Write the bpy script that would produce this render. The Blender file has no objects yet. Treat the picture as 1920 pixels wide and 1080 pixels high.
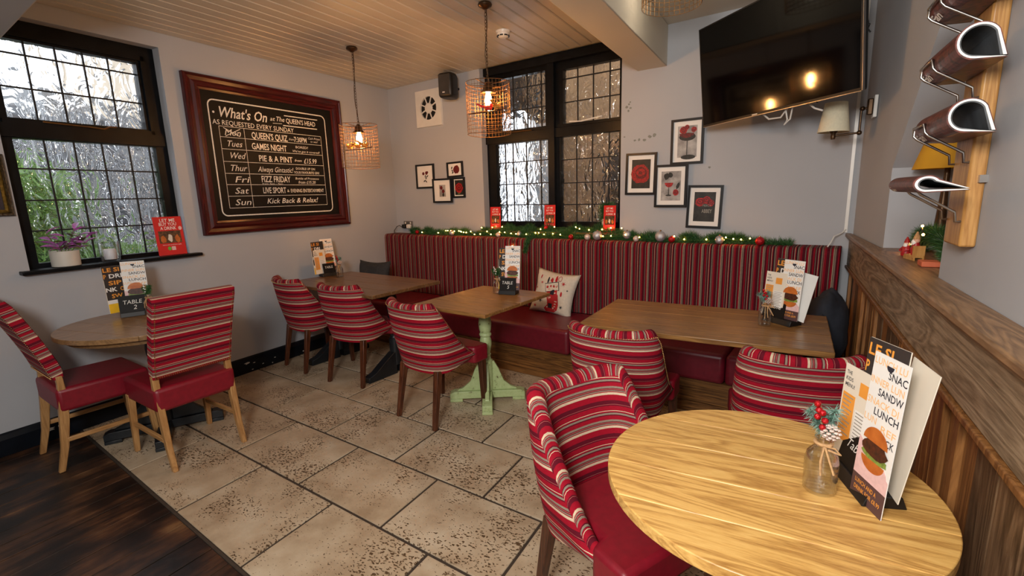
import bpy, bmesh, math, random
from mathutils import Vector, Matrix, noise
random.seed(7)
PI = math.pi
S = bpy.context.scene
COL = S.collection

# ------------------------------------------------------------------ camera
cam_d = bpy.data.cameras.new('camera')
cam = bpy.data.objects.new('camera', cam_d); COL.objects.link(cam)
cam_d.sensor_width = 36.0; cam_d.lens = 901.44 / 1920 * 36.0
cam_d.clip_start = 0.05; cam_d.clip_end = 200
CR, CU, CF = Vector((0.87306542, 0.48677996, -0.02832019)), Vector((-0.06722819, 0.17769628, 0.98178633)), Vector((-0.48294631, 0.85525979, -0.18786582))
M = Matrix((CR, CU, -CF)).transposed().to_4x4()
M.translation = Vector((4.00781, -0.30001, 1.45))
cam.matrix_world = M
S.camera = cam

# ------------------------------------------------------------------ world, lights, exposure
w = bpy.data.worlds.new('world'); S.world = w; w.use_nodes = True
bg = w.node_tree.nodes['Background']
bg.inputs[0].default_value = (0.86, 0.92, 1.0, 1); bg.inputs[1].default_value = 2.3

def area(name, loc, target, size, size_y, power, color):
    l = bpy.data.lights.new(name, 'AREA'); l.shape = 'RECTANGLE'; l.size = size; l.size_y = size_y
    l.energy = power; l.color = color
    o = bpy.data.objects.new(name, l); COL.objects.link(o); o.location = loc
    o.rotation_euler = (Vector(target) - Vector(loc)).to_track_quat('-Z', 'Y').to_euler()
    return o
# added area lights behind the camera: a soft key and an overhead fill
area('camera_side_key', (3.75, -0.95, 1.98), (2.5, 2.9, 1.35), 0.55, 0.45, 70, (1.0, 0.965, 0.92))
area('overhead_fill', (2.9, -1.2, 2.5), (2.6, 1.6, 0.0), 1.4, 0.8, 24, (1.0, 0.95, 0.89))
S.view_settings.view_transform = 'Standard'
S.view_settings.look = 'None'
S.view_settings.gamma = 1
S.view_settings.use_curve_mapping = False
S.view_settings.exposure = 0.0

# ------------------------------------------------------------------ materials
def rgb(r, g, b):
    f = lambda c: (c / 255 / 12.92) if c / 255 <= 0.04045 else ((c / 255 + 0.055) / 1.055) ** 2.4
    return (f(r), f(g), f(b), 1)
MATS = {}
def new_mat(name):
    m = bpy.data.materials.new(name); m.use_nodes = True
    MATS[name] = m
    return m, m.node_tree, m.node_tree.nodes, m.node_tree.links, m.node_tree.nodes['Principled BSDF']
def coords(nt, scale=(1, 1, 1), rand=True, kind='Object'):
    N, L = nt.nodes, nt.links
    tc = N.new('ShaderNodeTexCoord'); mp = N.new('ShaderNodeMapping')
    mp.inputs['Scale'].default_value = scale
    if rand:
        oi = N.new('ShaderNodeObjectInfo'); ml = N.new('ShaderNodeMath'); ml.operation = 'MULTIPLY'; ml.inputs[1].default_value = 37.0
        L.new(oi.outputs['Random'], ml.inputs[0])
        ad = N.new('ShaderNodeVectorMath'); ad.operation = 'ADD'
        L.new(tc.outputs[kind], ad.inputs[0]); L.new(ml.outputs[0], ad.inputs[1]); L.new(ad.outputs[0], mp.inputs['Vector'])
    else:
        L.new(tc.outputs[kind], mp.inputs['Vector'])
    return mp
def ramp(nt, fac, stops, interp='LINEAR'):
    r = nt.nodes.new('ShaderNodeValToRGB'); r.color_ramp.interpolation = interp
    e = r.color_ramp.elements
    while len(e) < len(stops): e.new(0.5)
    for i, (p, c) in enumerate(stops):
        e[i].position = p; e[i].color = c if len(c) == 4 else (*c, 1)
    nt.links.new(fac, r.inputs[0]); return r
def bump(nt, h, strength, dist, bsdf):
    b = nt.nodes.new('ShaderNodeBump'); b.inputs['Strength'].default_value = strength; b.inputs['Distance'].default_value = dist
    nt.links.new(h, b.inputs['Height']); nt.links.new(b.outputs[0], bsdf.inputs['Normal']); return b
def plain(name, c, rough=0.5, metal=0.0, var=0.12, nscale=12, bmp=0.0, spec=0.5, coat=0.0, c2=None):
    m, nt, N, L, B = new_mat(name)
    mp = coords(nt)
    n = N.new('ShaderNodeTexNoise'); n.inputs['Scale'].default_value = nscale; n.inputs['Detail'].default_value = 5
    L.new(mp.outputs[0], n.inputs['Vector'])
    lo = tuple(x * (1 - var) for x in c[:3]) if c2 is None else c2[:3]
    hi = tuple(min(1, x * (1 + var)) for x in c[:3]) if c2 is None else c[:3]
    r = ramp(nt, n.outputs['Fac'], [(0.3, lo), (0.7, hi)])
    L.new(r.outputs[0], B.inputs['Base Color'])
    B.inputs['Roughness'].default_value = rough; B.inputs['Metallic'].default_value = metal
    B.inputs['Specular IOR Level'].default_value = spec; B.inputs['Coat Weight'].default_value = coat
    if bmp: bump(nt, n.outputs['Fac'], bmp, 0.01, B)
    return m
def emit(name, c, s):
    m, nt, N, L, B = new_mat(name)
    B.inputs['Base Color'].default_value = c; B.inputs['Emission Color'].default_value = c; B.inputs['Emission Strength'].default_value = s
    return m
def wood(name, c1, c2, axis='x', fine=34, rough=0.4, bmp=0.15, c3=None, ringw=0.5, coat=0.0, vary=0.25, spec=0.5):
    m, nt, N, L, B = new_mat(name)
    sc = {'x': (0.55, 6, 6), 'y': (6, 0.55, 6), 'z': (6, 6, 0.55)}[axis]
    mp = coords(nt, sc)
    n1 = N.new('ShaderNodeTexNoise'); n1.inputs['Scale'].default_value = 1.6; n1.inputs['Detail'].default_value = 4; n1.inputs['Distortion'].default_value = 1.2
    L.new(mp.outputs[0], n1.inputs['Vector'])
    n2 = N.new('ShaderNodeTexNoise'); n2.inputs['Scale'].default_value = fine; n2.inputs['Detail'].default_value = 6; n2.inputs['Roughness'].default_value = 0.7
    L.new(mp.outputs[0], n2.inputs['Vector'])
    ml = N.new('ShaderNodeMath'); ml.operation = 'MULTIPLY'; ml.inputs[1].default_value = 9.0; L.new(n1.outputs['Fac'], ml.inputs[0])
    fr = N.new('ShaderNodeMath'); fr.operation = 'PINGPONG'; fr.inputs[1].default_value = 0.5; L.new(ml.outputs[0], fr.inputs[0])
    m2 = N.new('ShaderNodeMath'); m2.operation = 'MULTIPLY'; m2.inputs[1].default_value = 2 * ringw; L.new(fr.outputs[0], m2.inputs[0])
    mx = N.new('ShaderNodeMix'); mx.data_type = 'FLOAT'; mx.inputs[0].default_value = 0.55
    L.new(m2.outputs[0], mx.inputs[2]); L.new(n2.outputs['Fac'], mx.inputs[3])
    st = [(0.22, c1), (0.62, c2)] if c3 is None else [(0.2, c1), (0.45, c3), (0.68, c2)]
    r = ramp(nt, mx.outputs[0], st)
    oi = N.new('ShaderNodeObjectInfo'); mr = N.new('ShaderNodeMapRange'); mr.inputs[3].default_value = 1 - vary; mr.inputs[4].default_value = 1 + vary * 0.6
    L.new(oi.outputs['Random'], mr.inputs[0])
    vm = N.new('ShaderNodeVectorMath'); vm.operation = 'SCALE'; L.new(r.outputs[0], vm.inputs[0]); L.new(mr.outputs[0], vm.inputs['Scale'])
    L.new(vm.outputs[0], B.inputs['Base Color']); B.inputs['Roughness'].default_value = rough; B.inputs['Coat Weight'].default_value = coat
    B.inputs['Coat Roughness'].default_value = 0.2; B.inputs['Specular IOR Level'].default_value = spec
    bump(nt, mx.outputs[0], bmp, 0.004, B)
    return m
RED, MAR, CRM, TAU, PNK, DRK = (0.30, 0.003, 0.016), (0.10, 0.003, 0.012), (0.58, 0.46, 0.32), (0.25, 0.19, 0.145), (0.34, 0.075, 0.07), (0.03, 0.006, 0.010)
def stripes(name, period, seq, comp, dark=1.0):
    m, nt, N, L, B = new_mat(name)
    uv = N.new('ShaderNodeUVMap'); sp = N.new('ShaderNodeSeparateXYZ'); L.new(uv.outputs[0], sp.inputs[0])
    nz = N.new('ShaderNodeTexNoise'); nz.inputs['Scale'].default_value = 6; L.new(uv.outputs[0], nz.inputs['Vector'])
    a = N.new('ShaderNodeMath'); a.operation = 'MULTIPLY_ADD'; a.inputs[1].default_value = 0.0022; L.new(nz.outputs['Fac'], a.inputs[0]); L.new(sp.outputs[comp], a.inputs[2])
    d = N.new('ShaderNodeMath'); d.operation = 'DIVIDE'; d.inputs[1].default_value = period; L.new(a.outputs[0], d.inputs[0])
    f = N.new('ShaderNodeMath'); f.operation = 'FRACT'; L.new(d.outputs[0], f.inputs[0])
    tot = sum(x[0] for x in seq); p = 0; st = []
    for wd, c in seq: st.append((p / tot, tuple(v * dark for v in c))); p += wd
    r = ramp(nt, f.outputs[0], st, 'CONSTANT')
    # woven slubs
    mp = N.new('ShaderNodeMapping'); L.new(uv.outputs[0], mp.inputs['Vector']); mp.inputs['Scale'].default_value = (60, 420, 1) if comp == 1 else (420, 60, 1)
    n2 = N.new('ShaderNodeTexNoise'); n2.inputs['Scale'].default_value = 1; n2.inputs['Detail'].default_value = 3; L.new(mp.outputs[0], n2.inputs['Vector'])
    mr = N.new('ShaderNodeMapRange'); mr.inputs[3].default_value = 0.62; mr.inputs[4].default_value = 1.35; L.new(n2.outputs['Fac'], mr.inputs[0])
    vm = N.new('ShaderNodeVectorMath'); vm.operation = 'SCALE'; L.new(r.outputs[0], vm.inputs[0]); L.new(mr.outputs[0], vm.inputs['Scale'])
    L.new(vm.outputs[0], B.inputs['Base Color']); B.inputs['Roughness'].default_value = 0.85; B.inputs['Sheen Weight'].default_value = 0.0
    B.inputs['Specular IOR Level'].default_value = 0.2
    bump(nt, n2.outputs['Fac'], 0.12, 0.003, B)
    return m
seq_h = [(7, RED), (3, CRM), (1, RED), (1.6, TAU), (0.8, MAR), (1.2, PNK), (0.7, MAR), (2.6, TAU), (5, RED), (1.2, MAR), (2.4, TAU), (0.6, MAR), (1.6, RED), (0.8, CRM), (6, RED), (1.2, MAR), (0.8, PNK), (5, MAR)]
M_STR = stripes('striped_weave', 0.118, seq_h, 1)
seq_v = [(4, MAR), (1.2, TAU), (0.8, DRK), (3, RED), (0.9, CRM), (0.5, MAR), (2.4, TAU), (2.6, MAR), (2.4, RED), (0.8, DRK), (1.0, TAU), (3, MAR), (0.8, CRM), (1.6, RED), (2, DRK), (2.2, TAU), (0.8, MAR), (1, PNK), (3, RED)]
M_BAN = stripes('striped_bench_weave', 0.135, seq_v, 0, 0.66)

def plaster(name, c, streak=0.0, rough=0.75):
    m, nt, N, L, B = new_mat(name)
    mp = coords(nt, (1, 1, 1), False)
    n = N.new('ShaderNodeTexNoise'); n.inputs['Scale'].default_value = 1.3; n.inputs['Detail'].default_value = 6; L.new(mp.outputs[0], n.inputs['Vector'])
    r = ramp(nt, n.outputs['Fac'], [(0.3, tuple(x * 0.93 for x in c[:3])), (0.7, c[:3])])
    n2 = N.new('ShaderNodeTexNoise'); n2.inputs['Scale'].default_value = 22; n2.inputs['Detail'].default_value = 4; L.new(mp.outputs[0], n2.inputs['Vector'])
    L.new(r.outputs[0], B.inputs['Base Color']); B.inputs['Roughness'].default_value = rough
    bump(nt, n2.outputs['Fac'], 0.12, 0.006, B)
    return m
M_WALL = plaster('painted_plaster', rgb(176, 178, 183))
M_CEILP = plaster('ceiling_plaster', rgb(214, 206, 190))
M_WHITE = plaster('white_plaster', rgb(215, 216, 216))
M_PLANKC = plain('cream_gloss_board', rgb(204, 195, 180), 0.42, var=0.06, nscale=3)
M_BLACK = plain('black_gloss_paint', rgb(10, 12, 15), 0.36, var=0.5, nscale=9, bmp=0.1, spec=0.22)
M_BASEB = plain('blue_black_gloss_paint', rgb(14, 19, 26), 0.3, spec=0.3, var=0.4, nscale=7, bmp=0.2)
M_LEAD = plain('leaded_bar', rgb(24, 24, 26), 0.5, 0.2)
M_LEATH = plain('red_leatherette', (0.20, 0.004, 0.014, 1), 0.44, var=0.12, nscale=40, bmp=0.04)
M_LEATHD = plain('oxblood_leatherette', (0.13, 0.005, 0.014, 1), 0.4, var=0.15, nscale=30, bmp=0.04)
M_OAK = wood('light_oak', (0.33, 0.155, 0.05, 1), (0.56, 0.31, 0.12, 1), 'z', 20, 0.4, 0.08, vary=0.1)
M_OAKH = wood('light_oak_rail', (0.33, 0.155, 0.05, 1), (0.56, 0.31, 0.12, 1), 'y', 20, 0.4, 0.08, vary=0.1)
M_MAHOG = wood('dark_mahogany', (0.035, 0.009, 0.004, 1), (0.15, 0.045, 0.018, 1), 'z', 20, 0.3, 0.06, vary=0.3)
M_TOPL = wood('honey_oak_top', (0.36, 0.17, 0.04, 1), (0.78, 0.50, 0.17, 1), 'x', 44, 0.34, 0.12, ringw=0.62, c3=(0.66, 0.38, 0.11, 1), vary=0.08)
M_TOPM = wood('varnished_pine_top', (0.15, 0.065, 0.018, 1), (0.40, 0.20, 0.06, 1), 'x', 18, 0.33, 0.012, vary=0.1, coat=0.15)
M_TOPD = wood('dark_varnished_top', (0.085, 0.04, 0.016, 1), (0.24, 0.12, 0.045, 1), 'x', 18, 0.30, 0.012, vary=0.12, coat=0.15)
M_TOPO = wood('brown_oval_top', (0.16, 0.085, 0.035, 1), (0.36, 0.20, 0.085, 1), 'y', 18, 0.32, 0.012, vary=0.15, coat=0.25)
M_PLINTH = wood('brown_stained_board', (0.06, 0.022, 0.006, 1), (0.30, 0.13, 0.035, 1), 'x', 14, 0.38, 0.2, vary=0.25)
M_RECL = wood('reclaimed_grey_brown_board', (0.05, 0.027, 0.012, 1), (0.34, 0.22, 0.125, 1), 'z', 16, 0.5, 0.55, c3=(0.18, 0.10, 0.05, 1), vary=0.35, spec=0.3)
M_RECLH = wood('reclaimed_wide_board', (0.12, 0.08, 0.045, 1), (0.44, 0.33, 0.22, 1), 'y', 14, 0.5, 0.5, c3=(0.29, 0.205, 0.13, 1), vary=0.1, spec=0.3)
M_RECLO = wood('orange_pine_batten', (0.14, 0.05, 0.012, 1), (0.45, 0.20, 0.06, 1), 'z', 14, 0.42, 0.3, vary=0.3)
M_LEDGE = wood('brown_ledge_board', (0.13, 0.07, 0.035, 1), (0.38, 0.22, 0.11, 1), 'y', 14, 0.42, 0.3, vary=0.1)
M_RACK = wood('varnished_pine_rack', (0.36, 0.16, 0.04, 1), (0.62, 0.34, 0.11, 1), 'z', 14, 0.35, 0.1, vary=0.05)
M_DARKW = plain('blue_black_pedestal_paint', rgb(20, 25, 30), 0.4, var=0.4, nscale=14, bmp=0.2)
M_FRAMEB = plain('black_picture_moulding', rgb(16, 18, 22), 0.35)
M_MAHF = wood('red_mahogany_moulding', (0.025, 0.002, 0.003, 1), (0.105, 0.008, 0.008, 1), 'x', 16, 0.30, 0.05, vary=0.05, coat=0.1, spec=0.35)
M_MAHFV = wood('red_mahogany_moulding_upright', (0.025, 0.002, 0.003, 1), (0.105, 0.008, 0.008, 1), 'z', 16, 0.30, 0.05, vary=0.05, coat=0.1, spec=0.35)
M_BRASS = plain('aged_brass', (0.45, 0.26, 0.10, 1), 0.35, 1.0, var=0.3)
M_BRONZE = plain('dark_bronze', (0.10, 0.06, 0.035, 1), 0.35, 0.9, var=0.3)
M_WIRE = plain('rusty_gold_wire', (0.20, 0.105, 0.04, 1), 0.5, 0.6, var=0.3)
M_STEEL = plain('brushed_wire', (0.42, 0.40, 0.38, 1), 0.3, 1.0)
M_GREYW = plain('black_wire', (0.09, 0.085, 0.08, 1), 0.35, 0.7)
M_WPLAST = plain('white_plastic', rgb(222, 220, 214), 0.35, var=0.04)
M_BPLAST = plain('black_plastic', rgb(16, 16, 17), 0.45, var=0.2)
M_SCREEN = plain('glossy_black_screen', rgb(4, 4, 5), 0.07, var=0.2, nscale=2, spec=0.35)
M_PAPER = plain('white_card', rgb(232, 230, 226), 0.55, var=0.03)
M_PAPER2 = plain('cream_card', rgb(225, 216, 200), 0.55, var=0.03)
M_BLKCARD = plain('charcoal_card', rgb(52, 46, 44), 0.5, var=0.1)
M_REDCARD = plain('red_card', rgb(205, 28, 28), 0.5, var=0.05)
M_ORANGE = plain('orange_ink', rgb(228, 152, 60), 0.6, var=0.05)
M_LORANGE = plain('pale_orange_ink', rgb(238, 188, 130), 0.6, var=0.05)
M_DKINK = plain('dark_ink', rgb(38, 38, 50), 0.6, var=0.1)
M_GREYINK = plain('grey_ink', rgb(150, 146, 138), 0.6, var=0.1)
M_WHINK = plain('white_ink', rgb(238, 236, 232), 0.6, var=0.02)
M_CHALK = plain('white_chalk', rgb(225, 222, 215), 0.9, var=0.15, nscale=90)
M_SLATE = plain('chalkboard_slate', rgb(17, 14, 13), 0.6, var=0.35, nscale=4, spec=0.25)
M_BUN = plain('toasted_bun_print', rgb(205, 118, 48), 0.5, c2=rgb(170, 84, 28), nscale=30)
M_MEAT = plain('dark_meat_print', rgb(92, 44, 24), 0.5, c2=rgb(40, 18, 14), nscale=120)
M_LETT = plain('lettuce_print', rgb(120, 140, 60), 0.5, var=0.4, nscale=120)
M_CHECK = plain('pink_plate_print', rgb(226, 188, 186), 0.5, var=0.08, nscale=80)
M_BROWNI = plain('brown_print', rgb(84, 58, 58), 0.5, var=0.1)
M_BEER = plain('beer_yellow_print', rgb(240, 190, 40), 0.5, var=0.1)
M_GREENI = plain('green_ink', rgb(90, 180, 60), 0.5)
M_PHOTO = plain('dark_photo_print', rgb(120, 80, 45), 0.5, c2=rgb(14, 10, 8), nscale=55)
M_ROSE = plain('red_rose_print', rgb(190, 28, 30), 0.5, c2=rgb(90, 6, 12), nscale=90)
M_ROSED = plain('deep_red_rose_print', rgb(120, 16, 20), 0.5, c2=rgb(60, 5, 9), nscale=90)
M_GREYPH = plain('grey_photo_print', rgb(186, 184, 182), 0.5, c2=rgb(120, 118, 118), nscale=16)
M_DKPH = plain('dark_background_print', rgb(46, 44, 40), 0.5, c2=rgb(16, 17, 15), nscale=30)
M_DKLEAF = plain('dark_leaf_print', rgb(40, 44, 42), 0.5, c2=rgb(12, 13, 13), nscale=60)
M_LINEN = plain('cream_linen', rgb(205, 196, 180), 0.9, var=0.06, nscale=60, bmp=0.05)
M_CHAR = plain('charcoal_cloth', rgb(40, 42, 46), 0.85, var=0.2, nscale=40, bmp=0.1)
M_NAVY = plain('navy_quilted_cloth', rgb(30, 34, 44), 0.85, var=0.3, nscale=20, bmp=0.2)
M_NEEDLE = plain('tinsel_green', rgb(70, 120, 62), 0.45, c2=rgb(20, 62, 28), nscale=60)
M_FROST = plain('frosted_needles', rgb(150, 178, 168), 0.7, c2=rgb(60, 100, 80), nscale=80)
M_SILVER = plain('silver_glitter', rgb(205, 205, 210), 0.25, 0.7, var=0.3, nscale=200, bmp=0.4)
M_PEARL = plain('pearl_glitter', rgb(225, 205, 195), 0.3, 0.3, var=0.2, nscale=200, bmp=0.3)
M_REDB = plain('red_glitter', rgb(180, 20, 30), 0.25, 0.4, var=0.4, nscale=200, bmp=0.4)
M_CERAM = plain('cream_ceramic', rgb(205, 200, 190), 0.35, var=0.04)
M_WAX = plain('white_wax', rgb(225, 222, 228), 0.4, var=0.03)
M_PURP = plain('purple_leaf', rgb(205, 84, 200), 0.45, c2=rgb(120, 110, 120), nscale=70)
M_GRLEAF = plain('olive_leaf', rgb(120, 130, 60), 0.5, c2=rgb(60, 50, 40), nscale=60)
M_STEM = plain('green_stem', rgb(110, 130, 60), 0.5)
M_TWINE = plain('jute_twine', rgb(190, 150, 105), 0.9, var=0.2, nscale=120, bmp=0.3)
M_CONE = plain('pine_cone', rgb(120, 90, 75), 0.8, c2=rgb(60, 40, 32), nscale=60)
M_SHADE = plain('cream_linen_shade', rgb(228, 220, 192), 0.85, var=0.05, nscale=80)
M_YSHADE = plain('mustard_shade', rgb(205, 150, 30), 0.8, var=0.05)
M_GILT = plain('gilt_moulding', (0.55, 0.36, 0.08, 1), 0.35, 0.7, c2=(0.18, 0.10, 0.02, 1), nscale=60, bmp=0.4)
M_GRILTD = plain('dark_gilt_moulding', (0.07, 0.045, 0.02, 1), 0.4, 0.5, var=0.5, nscale=80, bmp=0.8)
M_MAROON = plain('plum_print', rgb(52, 38, 44), 0.5, var=0.3, nscale=8)
M_TERRA = plain('terracotta', rgb(190, 95, 60), 0.7, var=0.15)
M_SANTA = plain('santa_red_paint', rgb(165, 25, 30), 0.4, var=0.15)
M_SKIN = plain('pink_paint', rgb(225, 180, 155), 0.5)
M_BIRD = plain('red_bird_paint', rgb(190, 30, 30), 0.5, var=0.3)
M_BIRDO = plain('amber_bird_paint', rgb(215, 150, 60), 0.5, var=0.3)
M_BULB = emit('warm_filament_glow', (1.0, 0.46, 0.13, 1), 500)
M_BULB3 = emit('soft_bulb_glow', (1.0, 0.86, 0.66, 1), 40)
M_FAIRY = emit('fairy_glow', (1.0, 0.38, 0.07, 1), 80)

def mk_sage():
    m, nt, N, L, B = new_mat('distressed_sage_paint')
    mp = coords(nt, (1, 1, 1), False)
    n = N.new('ShaderNodeTexNoise'); n.inputs['Scale'].default_value = 26; n.inputs['Detail'].default_value = 8; n.inputs['Roughness'].default_value = 0.75
    L.new(mp.outputs[0], n.inputs['Vector'])
    r = ramp(nt, n.outputs['Fac'], [(0.0, rgb(60, 40, 22)), (0.36, rgb(90, 72, 42)), (0.41, rgb(168, 184, 128)), (0.8, rgb(190, 204, 152))])
    L.new(r.outputs[0], B.inputs['Base Color']); B.inputs['Roughness'].default_value = 0.4
    bump(nt, n.outputs['Fac'], 0.15, 0.004, B); return m
M_SAGE = mk_sage()
def mk_tile():
    m, nt, N, L, B = new_mat('pitted_travertine')
    mp = coords(nt)
    n = N.new('ShaderNodeTexNoise'); n.inputs['Scale'].default_value = 5; n.inputs['Detail'].default_value = 8; n.inputs['Roughness'].default_value = 0.6; L.new(mp.outputs[0], n.inputs['Vector'])
    base = ramp(nt, n.outputs['Fac'], [(0.3, rgb(158, 136, 110)), (0.5, rgb(180, 160, 134)), (0.7, rgb(196, 180, 156))])
    mp2 = coords(nt, (52, 92, 60))
    dn = N.new('ShaderNodeTexNoise'); dn.inputs['Scale'].default_value = 0.6; dn.inputs['Detail'].default_value = 2
    L.new(mp2.outputs[0], dn.inputs['Vector'])
    av = N.new('ShaderNodeVectorMath'); av.operation = 'MULTIPLY_ADD'; av.inputs[1].default_value = (2.6, 2.6, 2.6); L.new(dn.outputs['Color'], av.inputs[0]); L.new(mp2.outputs[0], av.inputs[2])
    v = N.new('ShaderNodeTexVoronoi'); v.inputs['Scale'].default_value = 1.0; v.inputs['Randomness'].default_value = 1.0; L.new(av.outputs[0], v.inputs['Vector'])
    # patches in which pits occur
    p = N.new('ShaderNodeTexNoise'); p.inputs['Scale'].default_value = 4.0; p.inputs['Detail'].default_value = 3; L.new(mp.outputs[0], p.inputs['Vector'])
    pr = N.new('ShaderNodeMapRange'); pr.inputs[1].default_value = 0.36; pr.inputs[2].default_value = 0.62; pr.inputs[3].default_value = 0.05; pr.inputs[4].default_value = 0.40; L.new(p.outputs['Fac'], pr.inputs[0])
    wn = N.new('ShaderNodeMath'); wn.operation = 'LESS_THAN'
    L.new(v.outputs['Distance'], wn.inputs[0]); L.new(pr.outputs[0], wn.inputs[1])
    mx = N.new('ShaderNodeMix'); mx.data_type = 'RGBA'; L.new(wn.outputs[0], mx.inputs[0]); L.new(base.outputs[0], mx.inputs[6]); mx.inputs[7].default_value = rgb(84, 64, 44)
    L.new(mx.outputs[2], B.inputs['Base Color']); B.inputs['Roughness'].default_value = 0.42
    iv = N.new('ShaderNodeMath'); iv.operation = 'MULTIPLY_ADD'; iv.inputs[1].default_value = -1.0; L.new(wn.outputs[0], iv.inputs[0]); L.new(n.outputs['Fac'], iv.inputs[2])
    bump(nt, iv.outputs[0], 0.5, 0.006, B); return m
M_TILE = mk_tile()
M_GROUT = plain('brown_grout', rgb(58, 46, 36), 0.9, var=0.2, nscale=40)
def mk_boards():
    m, nt, N, L, B = new_mat('worn_dark_floorboard')
    mp = coords(nt, (5, 0.6, 1), False)
    n = N.new('ShaderNodeTexNoise'); n.inputs['Scale'].default_value = 3.0; n.inputs['Detail'].default_value = 8; n.inputs['Roughness'].default_value = 0.7; L.new(mp.outputs[0], n.inputs['Vector'])
    mp2 = coords(nt, (1, 1, 1), False)
    n2 = N.new('ShaderNodeTexNoise'); n2.inputs['Scale'].default_value = 5; n2.inputs['Detail'].default_value = 7; L.new(mp2.outputs[0], n2.inputs['Vector'])
    mu = N.new('ShaderNodeMath'); mu.operation = 'MULTIPLY'; L.new(n.outputs['Fac'], mu.inputs[0]); L.new(n2.outputs['Fac'], mu.inputs[1])
    r = ramp(nt, mu.outputs[0], [(0.15, rgb(12, 9, 8)), (0.23, rgb(38, 24, 16)), (0.32, rgb(76, 48, 29)), (0.42, rgb(112, 80, 50))])
    L.new(r.outputs[0], B.inputs['Base Color']); B.inputs['Roughness'].default_value = 0.42
    bump(nt, n.outputs['Fac'], 0.3, 0.006, B); return m
M_BOARD = mk_boards()
def mk_glass(name, scale, strength, mixf, sc=(1, 1, 1)):
    m, nt, N, L, B = new_mat(name)
    N.remove(B); out = N['Material Output']
    mp = coords(nt, sc)
    n = N.new('ShaderNodeTexNoise'); n.inputs['Scale'].default_value = scale; n.inputs['Detail'].default_value = 2; n.inputs['Distortion'].default_value = 1.8
    L.new(mp.outputs[0], n.inputs['Vector'])
    b = N.new('ShaderNodeBump'); b.inputs['Strength'].default_value = strength; b.inputs['Distance'].default_value = 0.035; L.new(n.outputs['Fac'], b.inputs['Height'])
    rf = N.new('ShaderNodeBsdfRefraction'); rf.inputs['Roughness'].default_value = 0.0; rf.inputs['IOR'].default_value = 1.35; L.new(b.outputs[0], rf.inputs['Normal'])
    gl = N.new('ShaderNodeBsdfGlossy'); gl.inputs['Roughness'].default_value = 0.03; L.new(b.outputs[0], gl.inputs['Normal'])
    tr = N.new('ShaderNodeBsdfTransparent'); tr.inputs[0].default_value = (0.93, 0.95, 0.95, 1)
    m1 = N.new('ShaderNodeMixShader'); m1.inputs[0].default_value = mixf; L.new(rf.outputs[0], m1.inputs[1]); L.new(tr.outputs[0], m1.inputs[2])
    m2 = N.new('ShaderNodeMixShader'); m2.inputs[0].default_value = 0.12; L.new(m1.outputs[0], m2.inputs[1]); L.new(gl.outputs[0], m2.inputs[2])
    L.new(m2.outputs[0], out.inputs[0]); return m
M_WGLASS = mk_glass('rippled_window_glass', 9, 1.0, 0.10, (1, 1, 0.55))
def mk_clear():
    m, nt, N, L, B = new_mat('clear_bottle_glass')
    N.remove(B); out = N['Material Output']
    tr = N.new('ShaderNodeBsdfTransparent'); tr.inputs[0].default_value = (0.96, 0.965, 0.96, 1)
    gl = N.new('ShaderNodeBsdfGlossy'); gl.inputs['Roughness'].default_value = 0.03
    lw = N.new('ShaderNodeLayerWeight'); lw.inputs[0].default_value = 0.30
    m1 = N.new('ShaderNodeMixShader'); L.new(lw.outputs['Facing'], m1.inputs[0]); L.new(tr.outputs[0], m1.inputs[1]); L.new(gl.outputs[0], m1.inputs[2])
    L.new(m1.outputs[0], out.inputs[0]); return m
M_CLEAR = mk_clear()

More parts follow.
